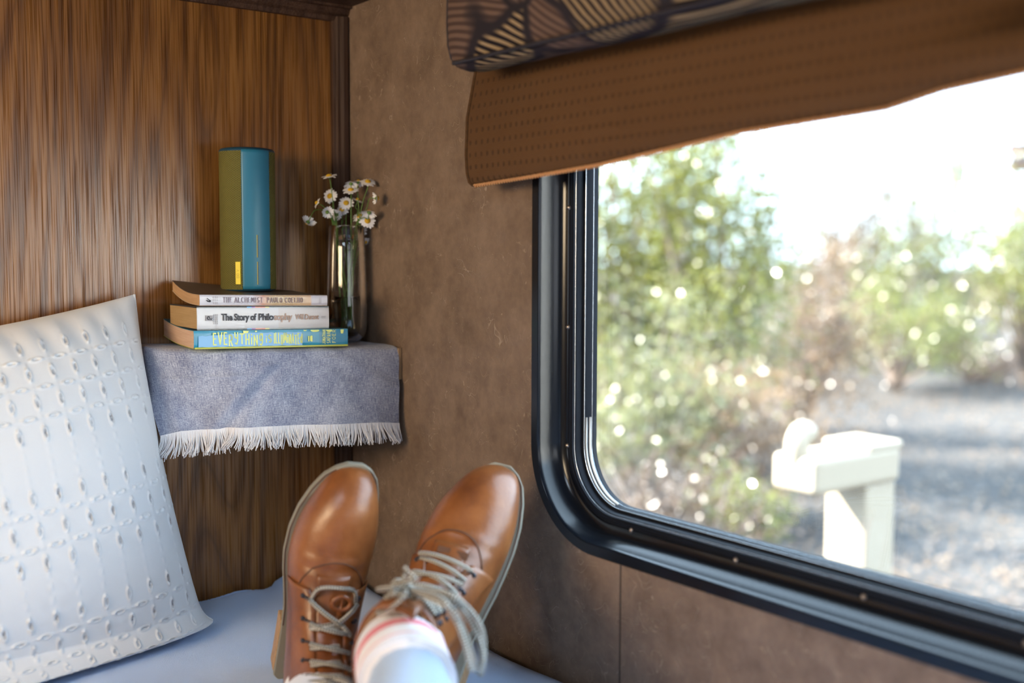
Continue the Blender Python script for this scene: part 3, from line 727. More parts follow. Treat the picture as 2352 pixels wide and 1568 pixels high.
mb = MB(); cyl_patch(mb, toc-.01+math.radians(52), toc+math.radians(360-12.4), SPZ0+CAP*.5, SPZ1-CAP, SR, 80)
# image right = increasing angle when looking from outside
mb.build('mesh_sleeve', M_MESH, spk, smooth=True)
mb = MB(); A = np.linspace(math.radians(-12.8), math.radians(52.2), 30)
zp = [(SPZ0+.0015, SR-.003), (SPZ0+.004, SR+.0001), (SPZ0+.008, SR+.0006), (SPZ1-.008, SR+.0006), (SPZ1-.004, SR+.0002), (SPZ1-.0012, SR-.004)]
mb.grid([[(SPX+(r-(.0012 if k in (0, 29) else 0))*math.cos(toc+a), SPY+(r-(.0012 if k in (0, 29) else 0))*math.sin(toc+a), z) for z, r in zp] for k, a in enumerate(A)])
strip = mb.build('control_strip', M_BLUE, spk, smooth=True)
mb = MB(); mb.lathe([(.0001, -.0005), (SR*.5, 0), (SR*.80, .0001), (SR*.94, -.0010), (SR-.0002, -.0036), (SR, -.0062)], (SPX, SPY, SPZ1), 48); mb.build('top_cap', M_NAVY, spk, smooth=True)
mb = MB(); mb.lathe([(.0001, 0), (SR*.88, 0), (SR*.96, .0012), (SR-.0002, .0032)], (SPX, SPY, SPZ0), 48); mb.build('base_cap', M_NAVY, spk, smooth=True)
H_ = SPZ1-SPZ0
def zfrac(py): return SPZ1-(py-336)/(674-336)*H_
for y0, y1 in ((541, 594), (604, 657.5)):
    g = thing_angle = toc+math.radians(18.6)
    for nm, mt, rr, w_, off in (('button_groove', M_NAVY, SR+.00075, .0010, .0006), ('button_line', M_YELLOW, SR+.0009, .0005, -.0004)):
        e = V3([math.cos(g), math.sin(g), 0]); tdir = V3([-math.sin(g), math.cos(g), 0])
        mb = MB(); mb.box(V3([SPX, SPY, 0])+e*rr+tdir*off+UP*(zfrac(y0)+zfrac(y1))/2, (.0002, w_/2, (zfrac(y0)-zfrac(y1))/2), np.array([e, tdir, UP])); mb.build(nm, mt, strip)
g = toc+math.radians(-21); e = V3([math.cos(g), math.sin(g), 0]); tdir = V3([-math.sin(g), math.cos(g), 0]); tc = V3([SPX, SPY, 0])+e*(SR+.0006)+UP*(zfrac(604)+zfrac(657))/2
mb = MB(); mb.box(tc, (.0007, .0034, (zfrac(604)-zfrac(657))/2), np.array([e, tdir, UP])); tag_ = mb.build('fabric_tag', M_YELLOW, spk, bevel=.0003)
mb = MB(); TG = plain('tag_embossing', (.55, .40, .005), .5); o_ = tc+e*.0008
ribbon(mb, arc(0, -.0020, .0017, .0012, 0, 350, 10), .0005, o_, tdir, UP, e); ribbon(mb, arc(0, -.0052, .0017, .0013, -60, 250, 10), .0005, o_, tdir, UP, e)
ribbon(mb, [(-.0017, -.0062), (.0017, -.0062)], .0005, o_, tdir, UP, e); ribbon(mb, [(-.0016, .0022), (.0012, .0032), (-.0016, .0045)], .0005, o_, tdir, UP, e)
mb.build('tag_emblem', TG, tag_)

# ------------------------------------------------------------------ vase and daisies
VX, VY = .7775, 1.437
VZ0 = shz(VX)-.001; VZ1 = hit(806, 519, 1, VY)[2]; VH = VZ1-VZ0
vase = thing('vase', (VX, VY, VZ0), 'clear glass tumbler vase of water holding daisies beside the books', 'vase')
RO = lambda k: np.interp(k, [0, .015, .05, .12, .30, .6, 1], [.012, .0195, .0245, .0275, .0290, .0278, .0252])
ks = [0, .006, .015, .03, .05, .08, .12, .2, .3, .45, .6, .8, 1]
prof = [(.0001, 0)]+[(RO(k), k*VH) for k in ks]+[(RO(1)-.0006, VH+.0006), (RO(1)-.0014, VH)]+[(RO(k)-.0016, k*VH) for k in ks[::-1][:-4]]+[(.016, .007), (.0001, .0065)]
mb = MB(); mb.lathe(prof, (VX, VY, VZ0), 48); mb.build('glass_body', M_GLASS, vase, smooth=True)
WL = hit(806, 681, 1, VY)[2]-VZ0
mb = MB(); kk = [k for k in ks if .05 <= k and k*VH < WL]+[WL/VH]
mb.lathe([(.0001, .0070), (.016, .0074)]+[(RO(k)-.0019, k*VH) for k in kk]+[(RO(WL/VH)-.0019, WL), (.0001, WL-.0004)], (VX, VY, VZ0), 40); mb.build('water', M_WATER, vase, smooth=True)
M_PETAL = plain('white_petal', (.80, .78, .78), .6, Subsurface_Weight=.1, Subsurface_Radius=(.002, .002, .002)); M_DISC = plain('yellow_flower_centre', (.62, .36, .015), .8, (900, .6, .001))
M_STEM = plain('green_stem', (.105, .20, .035), .5); M_LEAF = plain('feathery_green_leaf', (.06, .14, .03), .55)
FLW = [  # px, py, size, facing (image right, up, toward viewer), droop, label
 (755.6, 403.6, 1.0, (-.15, .93, .30), 0, 'topmost daisy, tilted sideways above the left of the bunch'),
 (757.5, 450, 1.0, (-.45, .25, .85), 0, 'daisy at the upper left with open face and round yellow centre toward the viewer'),
 (845, 417, 1.0, (.15, .85, .50), 0, 'highest daisy on the right of the bunch with petals hanging down'),
 (806, 421, .85, (-.1, .75, -.5), 0, 'half hidden daisy at the top middle of the bunch behind another bloom'),
 (805.7, 436, 1.0, (0, .86, .50), 0, 'flat open daisy in the upper middle of the bunch facing upward'),
 (795, 466, .95, (.05, .45, .88), 0, 'daisy in the centre of the bunch with bright yellow middle'),
 (785.6, 482, .9, (-.15, .60, .78), 0, 'daisy just below the centre bloom of the bunch'),
 (825.8, 496, .95, (-.2, .70, .66), 0, 'left bloom of the daisy pair at the right edge above the vase rim'),
 (844, 507, 1.0, (.25, .30, .90), 0, 'lower right daisy just above the vase rim with cupped petals'),
 (706.6, 511, .95, (-.55, -.62, -.45), 1, 'daisy drooping far out to the left on an arched stem'),
 (728, 466, .7, (-.8, .45, .35), 0, 'small half closed daisy at the left edge below the open faced bloom'),
 (866, 455, .8, (.8, .1, -.35), 0, 'rightmost daisy turned away against the brown wall'),
 (751, 487, .8, (-.5, .2, -.75), 0, 'daisy seen from behind low on the left above the vase'),
 (774, 493, .75, (.1, .1, -.95), 0, 'small daisy turned away just above the left rim of the vase'),
 (822, 459, .8, (.3, .85, .1), 0, 'small side on daisy to the right of the centre bloom'),
 (848, 487, .95, (.1, .8, -.5), 0, 'upper bloom of the daisy pair at the right edge of the bunch'),
 (828, 531, .85, (-.1, .5, .80), 0, 'daisy just inside the top of the glass vase'),
 (839, 556, .7, (.45, -.70, .45), 1, 'wilted daisy hanging inside the glass on the right'),
 (823, 417, .8, (.1, .9, -.3), 0, 'daisy behind the highest right bloom near the top'),
]
FR_ = random.Random(3)
for k, (px, py, sz, fc, droop, lab) in enumerate(FLW):
    yv = VY+FR_.uniform(-.012, .014)
    if px > 845: yv = min(yv, 1.39)
    h = hit(px, py, 1, yv)
    if h[0] > .793: h = hit(px, py, 0, .793)
    inside = k in (16, 17)
    if inside: h = hit(px, py, 1, VY-.006)
    F = RT*fc[0]+UP*fc[1]-FW*fc[2]; F /= np.linalg.norm(F)
    a1 = np.cross(F, V3([.3, .2, .9])); a1 /= np.linalg.norm(a1); a2 = np.cross(F, a1)
    al = FR_.uniform(0, 2*PI)
    foot = V3([VX+.012*math.cos(al), VY+.012*math.sin(al), VZ0+.012+FR_.uniform(0, .01)])
    rim_ = V3([VX, VY, VZ1-.004]); dirh = h-rim_; dirh[2] = 0; L = np.linalg.norm(dirh); rim_ = rim_+dirh/(L+1e-6)*min(L, .019)
    th = thing('daisy', tuple(foot), lab, 'flower', 'daisies in the glass vase')
    back = h-F*.004*sz
    if inside: ctrl = [foot, V3([VX+.004, VY, VZ0+.08]), back-F*.006, back]
    elif droop: ctrl = [foot, rim_, rim_+V3([-.004, 0, .022]), hit(742, 482, 1, yv), hit(722, 484, 1, yv), back]
    else: ctrl = [foot, foot*.5+rim_*.5+V3([0, 0, 0]), rim_, rim_*.45+back*.55+UP*.004, back-F*.008, back]
    C_ = [Vector(c) for c in ctrl]; pts = []
    ext = [C_[0]*2-C_[1]]+C_+[C_[-1]*2-C_[-2]]
    for i in range(1, len(ext)-2):
        for q in range(6):
            t_ = q/6; p0, p1, p2, p3 = ext[i-1:i+3]
            pts.append(.5*((2*p1)+(p2-p0)*t_+(2*p0-5*p1+4*p2-p3)*t_*t_+(3*p1-p0-3*p2+p3)*t_**3))
    pts.append(ext[-2])
    mb = MB(); mb.tube([tuple(p) for p in pts], .00062, 6)
    mb.build('stem', M_STEM, th, smooth=True)
    s = .0115*sz; mb = MB()
    npet = 15
    for q in range(npet):
        a = q/npet*2*PI+FR_.uniform(-.08, .08); rd = a1*math.cos(a)+a2*math.sin(a); tn = np.cross(F, rd); dr = FR_.uniform(-.25, .15)-(.7 if fc[2] < 0 else .12)
        L_ = s*FR_.uniform(.88, 1.08); rows = []
        for t_, w_ in ((.28, .09), (.5, .155), (.75, .175), (.93, .12), (1.0, .04)):
            c = h+rd*L_*t_+F*(dr*L_*t_*t_*.6); rows.append([c-tn*w_*s, c+F*.0003, c+tn*w_*s])
        mb.grid(rows)
    mb.build('petals', M_PETAL, th, smooth=True)
    mb = MB(); mb.lathe([(s*.36, -.0004), (s*.37, .0006), (s*.28, .0019), (s*.14, .0027), (.0001, .0029)], h, 14, (a1, a2, F)); mb.build('flower_centre', M_DISC, th, smooth=True)
    mb = MB(); mb.lathe([(.0006, -.0042*sz), (.0020*sz, -.0030*sz), (.0034*sz, -.0008)], h, 10, (a1, a2, F)); mb.build('calyx', M_STEM, th, smooth=True)
    if k % 2 == 0 and not inside:
        mb = MB()
        for q in range(9):
            p = V3(pts[int(len(pts)*(.28+.025*q))]); a = FR_.uniform(0, 2*PI); d = V3([math.cos(a), math.sin(a), .8]); w_ = V3([-math.sin(a), math.cos(a), 0])*.0012; ln = .009
            if p[2] < VZ1: ln = .006
            e_ = p+d*ln; e_[0] = min(e_[0], WX-.003); mb.add([p, p+d*ln*.5-w_, e_, p+d*ln*.5+w_], [(0, 1, 2, 3)])
        mb.build('leaf_sprays', M_LEAF, th)

# ------------------------------------------------------------------ person: legs, socks, boots
per = thing('person', tuple(loc3(-.12, .25, BED)), 'person lying on the bunk, feet up in tan lace-up boots and striped white sock', 'person')
RINGS = [  # bottom (L,H), top (L,H), half width, lateral centre shift
 ((.292, .012), (.2915, .020), .006, 1.0), ((.288, .006), (.285, .033), .0185, .95), ((.277, .003), (.271, .047), .0285, .8), ((.258, .001), (.251, .057), .0370, .6),
 ((.232, .0), (.228, .061), .0445, .35), ((.205, .0), (.203, .064), .0480, .15), ((.175, .0), (.178, .070), .0475, 0), ((.145, .0), (.155, .079), .0435, 0),
 ((.112, .0), (.134, .091), .0400, 0), ((.070, .0), (.117, .106), .0375, 0), ((.025, .004), (.106, .124), .0365, 0), ((.004, .030), (.100, .143), .0370, 0),
 ((-.001, .062), (.096, .154), .0385, 0), ((-.004, .090), (.094, .163), .0400, 0), ((-.007, .115), (.093, .170), .0420, 0)]
def boot_frame(toe, heel, roll):
    toe, heel = V3(toe), V3(heel); Lx = toe-heel; Lx /= np.linalg.norm(Lx)
    H0 = -FW-Lx*np.dot(-FW, Lx); H0 /= np.linalg.norm(H0); W0 = np.cross(Lx, H0)
    H = H0*math.cos(roll)+W0*math.sin(roll); W = np.cross(Lx, H)
    return Lx, H, W
def make_boot(name, toe, heel, roll, medial, label, first):
    Lx, H, W = boot_frame(toe, heel, roll)
    if np.dot(W, RT) < 0: W = -W
    scale = np.linalg.norm(V3(toe)-V3(heel))/.29; O = V3(heel)
    R_ = np.array([(b[0], b[1], t[0], t[1], w, sh) for b, t, w, sh in RINGS])
    def S(u, a, off=0.0):
        u = min(max(u, 0), len(R_)-1.0001); i = int(u); f = u-i
        p0, p1, p2, p3 = R_[max(0, i-1)], R_[i], R_[i+1], R_[min(len(R_)-1, i+2)]
        q = .5*(2*p1+(p2-p0)*f+(2*p0-5*p1+4*p2-p3)*f*f+(3*p1-p0-3*p2+p3)*f**3)
        B = V3([q[0], q[1]]); T = V3([q[2], q[3]]); c = (B+T)/2; h = np.linalg.norm(T-B)/2; d = (T-B)/(2*h+1e-9); w = max(.002, q[4])
        shf = medial*.013*q[5]
        ca, sa = math.cos(a), math.sin(a); foot = max(0, min(1, (9.5-u)/3))
        # rounded upper half, squarer flat-bottomed lower half on the foot
        e1 = 2/2.05; e2 = 2/(2.1+2.4*foot)
        e = e1 if ca >= 0 else e2
        # low dorsal ridge: centre of the section sits lower on the foot
        hh = h*abs(ca)**e*(1 if ca > 0 else -1); ww = w*abs(sa)**(e)*(1 if sa > 0 else -1)
        lo = -.32*h*foot
        if ca > 0: hh = hh*(1+.32*foot)+lo
        else: hh = hh*(1-.32*foot)+lo
        crease = 0
        if ca > 0: crease = .0013*math.sin((u-5.2)*9)*math.exp(-((u-5.6)/.5)**2)*ca
        P2 = c+d*(hh+off*ca+crease); w2 = ww+off*sa+shf
        return O+(Lx*P2[0]+H*P2[1])*scale+W*w2*scale
    bt = MB(); us = np.linspace(0, len(R_)-1, 90); As = np.linspace(0, 2*PI, 56, endpoint=False)
    bt.grid([[S(u, a) for a in As] for u in us], closed_v=True, UV=[[(u, a/(2*PI)) for a in As] for u in us])
    k0 = 0; bt.f.append(tuple(range(56)))
    b = bt.build(name, M_LEATHER, per, smooth=True, label=label)
    # padded collar and lining
    mb = MB(); mb.grid([[S(14, a, o_) + UP*0 for a in As] for o_ in (0, -.0025)]+[[S(u, a, -.0035) for a in As] for u in (13.9, 12.5, 11)], closed_v=True, flip=True); mb.build('lining', M_LEATHER_IN, b, smooth=True)
    mb = MB(); mb.tube([S(13.95, a, .0005) for a in list(As)+[0]], .0022*scale, 8, caps=False); mb.build('collar_roll', M_LEATHER, b, smooth=True)
    # sole outline
    def outl(extra):
        L = []; 
        for u in np.linspace(0.0, 10.6, 60):
            i = int(min(u, 13)); f = u-i; q = R_[i]*(1-f)+R_[min(14, i+1)]*f; L.append((q[0], (q[4]+extra*.9)*(1-.10*min(1, max(0, (.15-q[0])/.05))), medial*.013*q[5]))
        L = [(p[0], p[1], p[2]) for p in L]
        tip = L[0]; 
        right = [(p[0]+(extra*max(0, 1-i/6)), p[1], p[2]) for i, p in enumerate(L)]
        heel_l = right[-1][0]; hw = right[-1][1]
        hc = [(heel_l-.0-(.014)*math.sin(t_), hw*math.cos(t_), 0) for t_ in np.linspace(.2, PI-.2, 10)]
        loop = [(p[0], p[1]+p[2]) for p in right]+[(x, w) for x, w, _ in hc]+[(p[0], -p[1]+p[2]) for p in right[::-1]]
        return loop
    def plate(nm, loop, h0, h1, mat, cond=None, bev=.0012, rocker=True):
        if cond: loop = [p for p in loop if cond(p)]
        n = len(loop); mb = MB()
        def pt(p, h_):
            r_ = .010*max(0, (p[0]-.22)/.07)**2 if rocker else 0
            return O+(Lx*p[0]+H*(h_+r_))*scale+W*p[1]*scale
        mb.add([pt(p, h0) for p in loop]+[pt(p, h1) for p in loop], [tuple(range(n)), tuple(range(2*n-1, n-1, -1))]+[(i, i+n, (i+1) % n+n, (i+1) % n) for i in range(n)])
        return mb.build(nm, mat, b, bevel=bev)
    plate('welt', outl(.0042), -.0045, .0015, M_SOLE)
    plate('sole', outl(.0030), -.0100, -.0046, M_SOLE)
    plate('heel', outl(.0045), -.036, -.0102, M_HEEL, cond=lambda p: p[0] < .082, rocker=False)
    # stitched welt line
    mb = MB(); lo = outl(.0022); nn = len(lo)
    for side in (lo[6:50], lo[::-1][6:50]):
        mb.tube([O+(Lx*(p[0]-.0005)+H*(.0018+.010*max(0, (p[0]-.22)/.07)**2))*scale+W*p[1]*scale for p in side], .0006, 4)
    mb.build('welt_stitching', M_THREAD, b)
    # vamp seam arc and quarters
    mb = MB(); mb.tube([S(6.15-.85*math.cos(a*1.05)**1 + 1.35*(abs(a)/1.1)**2.2, a, .0006) for a in np.linspace(-1.15, 1.15, 40)], .0009*scale, 5); mb.build('vamp_seam', M_THREAD, b)
    for sg in (-1, 1):
        mb = MB(); U_ = np.linspace(6.6, 13.6, 34); A_ = np.linspace(.40, 1.25, 10)
        g1 = [[S(u, sg*(a if u > 7.4 else a+.25*(7.4-u)), .0022*min(1, (k_)*1.0 if k_ < 1 else 1)) for k_, a in enumerate(A_)] for u in U_]
        mb.grid(g1, flip=sg < 0); o_ = mb.build('eyelet_facing', M_LEATHER, b, smooth=True)
        m = o_.modifiers.new('thick', 'SOLIDIFY'); m.thickness = .0018; m.offset = 0
    mb = MB(); U_ = np.linspace(5.9, 14.6, 36); mb.grid([[S(min(u, 13.9), a, .0010+.003*max(0, u-13))+((S(13.9, 0)-S(12.5, 0))/np.linalg.norm(S(13.9, 0)-S(12.5, 0))*.040-Lx*.026*max(0, u-13.9))*max(0, u-13.9) for a in np.linspace(-.42, .42, 12)] for u in U_])
    o_ = mb.build('tongue', M_LEATHER, b, smooth=True); m = o_.modifiers.new('thick', 'SOLIDIFY'); m.thickness = .003
    return b, S, (Lx, H, W, O, scale)
def lace_row(mb, S, u0, a0, u1, a1, off=.006, r=.0025, sag=.0015, n=12):
    mb.tube([S(u0+(u1-u0)*t_, a0+(a1-a0)*t_, off+sag*math.sin(PI*t_)) for t_ in np.linspace(0, 1, n)], r, 8)
def smooth_path(pts, n=8):
    C_ = [Vector(p) for p in pts]; ext = [C_[0]*2-C_[1]]+C_+[C_[-1]*2-C_[-2]]; out = []
    for i in range(1, len(ext)-2):
        for q in range(n):
            t_ = q/n; p0, p1, p2, p3 = ext[i-1:i+3]
            out.append(tuple(.5*((2*p1)+(p2-p0)*t_+(2*p0-5*p1+4*p2-p3)*t_*t_+(3*p1-p0-3*p2+p3)*t_**3)))
    out.append(tuple(ext[-2])); return out
def hooks(b, S, us, a, sc):
    for u in us:
        for sg in (-1, 1):
            p = S(u, sg*(a+.13), .0028); q = S(u, sg*(a+.13), .0075); r_ = S(u, sg*(a-.02), .0075)
            mb = MB(); mb.tube(smooth_path([S(u, sg*(a+.30), .0030), p, q*.6+p*.4, q, r_*.7+q*.3], 4), .0013*sc, 6)
            mb.ball(S(u, sg*(a+.24), .0032), .0030*sc, 8, 5); mb.build('lace_hook', M_DARKMETAL, b, smooth=True)

# left boot, standing more upright
LT, LH = loc3(-.183, 1.215, -.2265), loc3(-.2385, 1.256, -.486)
RTOE, RHEEL = loc3(-.022, 1.255, -.2400), loc3(-.102, 1.130, -.478)
bl, SL, frL = make_boot('boot', LT, LH, math.radians(19), +1, 'left boot in the picture, upright, with loose laces and a leather keeper ring', True)
br, SR_, frR = make_boot('boot', RTOE, RHEEL, math.radians(-16), +1, 'right boot in the picture, laced tight with a double bow', False)
US = [7.0, 8.0, 9.0, 10.0, 11.0, 12.0, 13.0]
AA = .52
hooks(bl, SL, US[:6], AA, frL[4]); hooks(br, SR_, US[:6], AA, frR[4])
mb = MB()
# first slack loop across the tongue
mb.tube(smooth_path([SL(7.0, -AA, .006), SL(6.35, -.30, .011), SL(6.2, .1, .014), SL(6.45, .42, .010), SL(7.1, AA+.05, .007)]), .0023, 8)
lace_row(mb, SL, 7.0, -AA, 8.0, .20, .009); lace_row(mb, SL, 7.1, AA+.05, 7.95, .10, .010); lace_row(mb, SL, 7.95, .10, 8.3, -AA, .006)
lace_row(mb, SL, 8.0, .20, 8.6, AA, .007)
for k in range(1, 6):
    u = US[k]; lace_row(mb, SL, u+.1, -AA, u+.55, AA, .0062, sag=.003); lace_row(mb, SL, u+.35, -AA, u+.15, AA*.4, .005, sag=.002)
lace_row(mb, SL, 13.0, -AA, 12.6, AA, .006)
kn = SL(12.6, .15, .011)
mb.tube(smooth_path([kn+RT*-.012, kn+RT*-.004+UP*.007-FW*.004, kn+RT*.008+UP*.002-FW*.006, kn-UP*.006-FW*.003, kn+RT*-.008-UP*.004]), .0032, 8)
mb.tube(smooth_path([kn, SL(11.9, .5, .020), SL(11.0, .66, .014), SL(10.4, .62, .008)]), .0023, 8)
mb.tube(smooth_path([kn, SL(12.4, -.25, .020), SL(12.3, -.7, .016), SL(12.7, -1.2, .010), SL(13.3, -1.6, .010), SL(13.9, -1.9, .014)]), .0023, 8)
mb.tube(smooth_path([kn, SL(13.2, -.2, .018), SL(13.7, -.8, .014), SL(13.9, -1.3, .012)]), .0023, 8)
mb.build('lace', M_LACE, bl, smooth=True)
kp = SL(6.95, .16, .009); mb = MB(); Lx, H, W, O_, s_ = frL; rr = [kp+Lx*.0075*math.cos(t_)+W*.0095*math.sin(t_)+H*.0015 for t_ in np.linspace(0, 2*PI, 25)]
mb.tube(rr, .0026, 8, caps=False); mb.tube([kp-Lx*.006+H*.001, kp+H*.0025, kp+Lx*.006+H*.001], .0014, 6); mb.tube([kp-Lx*.02, kp-Lx*.013, kp-Lx*.007], .004, 8); mb.build('lace_keeper', M_LEATHER, bl, smooth=True, label='round leather lace keeper')
# right boot: tight laces, knot and bow
mb = MB()
lace_row(mb, SR_, 6.75, -AA-.1, 6.95, AA+.12, .007, .0023, .003); lace_row(mb, SR_, 6.95, -AA-.1, 7.5, AA+.1, .0055, .0023, .003)
for k in range(1, 6):
    u = US[k]-.25; lace_row(mb, SR_, u, -AA-.08, u+.62, AA+.08, .0062, .0023, .003); lace_row(mb, SR_, u+.42, -AA-.08, u+.05, AA+.08, .0085, .0023, .003)
kn = SR_(12.3, -.12, .013)
mb.tube(smooth_path([kn+RT*-.013-UP*.002, kn+RT*-.008+UP*.008-FW*.005, kn+RT*.004+UP*.004-FW*.009, kn+RT*.012-UP*.004-FW*.004, kn+RT*.004-UP*.009]), .0038, 8)
mb.tube(smooth_path([kn+RT*.004-UP*.008, kn+RT*-.003+UP*.002-FW*.010, kn+RT*.006+UP*.010-FW*.002]), .0034, 8)
mb.build('lace', M_LACE, br, smooth=True)
D_ = .965
mb = MB()
def pp(px, py, d): return dep(px, py, d)
K = kn
mb.tube(smooth_path([K, K+RT*-.012+UP*.006-FW*.006, pp(952, 1330, 1.02), pp(937, 1312, 1.02), pp(930, 1303, 1.025)]), .0022, 8)
mb.tube(smooth_path([K, K+RT*-.025+UP*.002-FW*.008, pp(905, 1352, 1.03), pp(880, 1385, 1.04), pp(868, 1408, 1.04), pp(893, 1398, 1.025), pp(925, 1372, 1.01), K]), .0022, 8)
mb.tube(smooth_path([K, pp(935, 1368, 1.01), pp(918, 1362, 1.03), pp(905, 1365, 1.03), pp(922, 1335, 1.04), pp(931, 1318, 1.04)]), .0020, 8)
mb.tube(smooth_path([K, K+RT*.014+UP*.003-FW*.008, pp(1030, 1372, 1.0), pp(1068, 1410, 1.0), pp(1098, 1460, 1.0), pp(1108, 1510, 1.0), pp(1096, 1540, 1.0), pp(1084, 1500, .995), pp(1062, 1440, .99), pp(1028, 1392, .985), K]), .0024, 8)
mb.tube(smooth_path([K, pp(1020, 1360, .995), pp(1070, 1392, .995), pp(1104, 1440, 1.0), pp(1112, 1500, 1.005), pp(1104, 1550, 1.01)]), .0024, 8)
mb.tube(smooth_path([K, pp(1010, 1372, .985), pp(1045, 1420, .985), pp(1068, 1480, .985), pp(1082, 1540, .985)]), .0024, 8)
mb.build('bow', M_LACE, br, smooth=True)
Lx, H, W, O_, s_ = frR
mb = MB()
for a in (-.12, .30): mb.box(SR_(6.35, a, .0012), (.0035, .0065, .0008), np.array([Lx, W, H]))
mb.build('lace_slot', M_THREAD, br)

# socks and trousers
def tube_loop(path, rad, n=36, ex=1.0, UVs=None): 
    path = np.array(path, float); P = []; UV = []
    T = np.gradient(path, axis=0); T /= np.linalg.norm(T, axis=1)[:, None]
    for i, (p, r, t_) in enumerate(zip(path, rad, T)):
        s_ = np.cross(t_, UP); s_ /= np.linalg.norm(s_); w_ = np.cross(s_, t_)
        P.append([p+s_*r*ex*math.cos(a)+w_*r*math.sin(a) for a in np.linspace(0, 2*PI, n, endpoint=False)]); UV.append([(i/(len(path)-1), k/n) for k in range(n)])
    return P, UV
def sock(fr, S, knee, nm, lab):
    Lx, H, W, O, s_ = fr
    a_in = O+(Lx*.052+H*.110)*s_; top = O+(Lx*.050+H*.150)*s_
    return a_in, top
# body: hips and two legs, one continuous surface
ank = {}
for key, fr in (('l', frL), ('r', frR)):
    Lx, H, W, O, s_ = fr; ank[key] = (O+(Lx*.047+H*.095)*s_, O+(Lx*.049+H*.140)*s_)
legR = [ank['r'][0], ank['r'][1], loc3(-.080, .915, -.376), loc3(-.088, .74, -.388), loc3(-.13, .55, -.40), loc3(-.10, .38, -.405), loc3(-.06, .20, -.40)]
legL = [ank['l'][0], ank['l'][1], loc3(-.228, .88, -.445), loc3(-.235, .72, -.425), loc3(-.24, .54, -.40), loc3(-.22, .36, -.405), loc3(-.19, .20, -.40)]
skv, ske, skr = [], [], []
def addv(p, r): skv.append(tuple(p)); skr.append(r); return len(skv)-1
pel = addv(loc3(-.125, .10, -.37), .10)
for leg, rads in ((legR, (.030, .036, .040, .047, .052, .060, .075)), (legL, (.030, .036, .040, .047, .052, .060, .075))):
    prev = pel
    for p, r in list(zip(leg, rads))[::-1]:
        i = addv(p, r); ske.append((prev, i)); prev = i
c1 = addv(loc3(-.125, -.08, -.36), .105); ske.append((pel, c1)); c2 = addv(loc3(-.12, -.28, -.33), .11); ske.append((c1, c2)); c3 = addv(loc3(-.12, -.44, -.28), .10); ske.append((c2, c3))
me = bpy.data.meshes.new('legs'); b_ = base_of(per); me.from_pydata([tuple(V3(p)-b_) for p in skv], ske, [])
o = bpy.data.objects.new('legs', me); COL.objects.link(o); o.parent = per
m = o.modifiers.new('skin', 'SKIN'); m.use_smooth_shade = True
for i, r in enumerate(skr): me.skin_vertices[0].data[i].radius = (r, r)
me.skin_vertices[0].data[pel].use_root = True
m2 = o.modifiers.new('sub', 'SUBSURF'); m2.levels = 2; m2.render_levels = 2
dg = bpy.context.evaluated_depsgraph_get(); dg.update(); me2 = bpy.data.meshes.new_from_object(o.evaluated_get(dg)); o.modifiers.clear(); o.data = me2
me2.materials.clear(); me2.materials.append(M_TROUSER); me2.shade_smooth(); tagp(o, label='pale blue legging')
def make_sock(p0, p1, p2, p3, r, lab):
    path = smooth_path([p0, p1, p2, p3], 10); n = len(path)
    P, UV = tube_loop(path, [r*(.90+.10*min(1, i/(n*.4))) for i in range(n)])
    L = np.array([q for q in np.linspace(0, 1, n)])
    UV = [[(max(0, (i/(n-1)-.50)/.50), k/36) for k in range(36)] for i in range(n)]
    P2, _ = tube_loop([path[-1], path[-1]+(V3(path[-1])-V3(path[-2]))*.02, path[-2]], [r*1.01, r*.97, r*.90])
    mb = MB(); mb.grid(P, closed_v=True, UV=UV, flip=True); mb.grid(P2, closed_v=True, UV=[[(1, 0)]*36]*3, flip=True)
    return mb.build('sock', M_SOCK, per, smooth=True, label=lab)
make_sock(ank['r'][0], ank['r'][1]*.7+ank['r'][0]*.3, legR[2]*.25+ank['r'][1]*.75, legR[2]*.62+ank['r'][1]*.38, .0430, 'white sock with red stripes at the cuff')
make_sock(ank['l'][0], ank['l'][1]*.7+ank['l'][0]*.3, legL[2]*.25+ank['l'][1]*.75, legL[2]*.62+ank['l'][1]*.38, .0440, None)

# ------------------------------------------------------------------ window shade and valance
shd = thing('window_shade', (WX-.05, .3, .1), 'brown woven roman shade folded up above the window glass', 'window shade')
BZ = [(1.093, .0812), (.985, .086), (.877, .0915), (.6855, .1085), (.612, .111), (.539, .1135), (.49, .1225), (.427, .1276), (.2, .140), (-.6, .15)]
def bz(y): ys = [b[0] for b in BZ][::-1]; return np.interp(y, ys, [b[1] for b in BZ][::-1])
ys = np.concatenate([np.linspace(1.100, .40, 120), np.linspace(.395, -.6, 40)[1:]])
def shade_sec(y):
    z0 = bz(y)+.0015*mn.noise(Vector((y*9, 0, 0))); e = max(0, (y-1.06)/.04)
    lean = .004*mn.noise(Vector((y*4, 5, 0)))
    pts = [(-.030+lean, .335), (-.036, .26), (-.045+lean, .205), (-.050, .16), (-.053, z0+.035), (-.053, z0+.014), (-.051, z0+.004), (-.046, z0), (-.040, z0+.003), (-.036, z0+.02), (-.028, .20), (-.022, .335)]
    shift = -.006*e*0
    return [(WX+dx, y+(.006*math.sin((z-.08)*22) if y > 1.05 else 0)*e+(z-.08)*.06*(1 if y > .9 else 1)*e*0, z+(.0 if z < .3 else 0)) for dx, z in pts]
mb = MB(); P = [shade_sec(y) for y in ys]
UV = []
for y, row in zip(ys, P):
    acc = 0; uvr = []
    for k, p in enumerate(row):
        if k: acc += math.dist(p[1:], row[k-1][1:]) if k < 8 else math.dist(p, row[k-1])
        uvr.append((y, p[2]))
    UV.append(uvr)
mb.grid(P, UV=UV); n = len(P[0])
sh_o = mb.build('woven_panel', M_SHADE, shd, smooth=True)
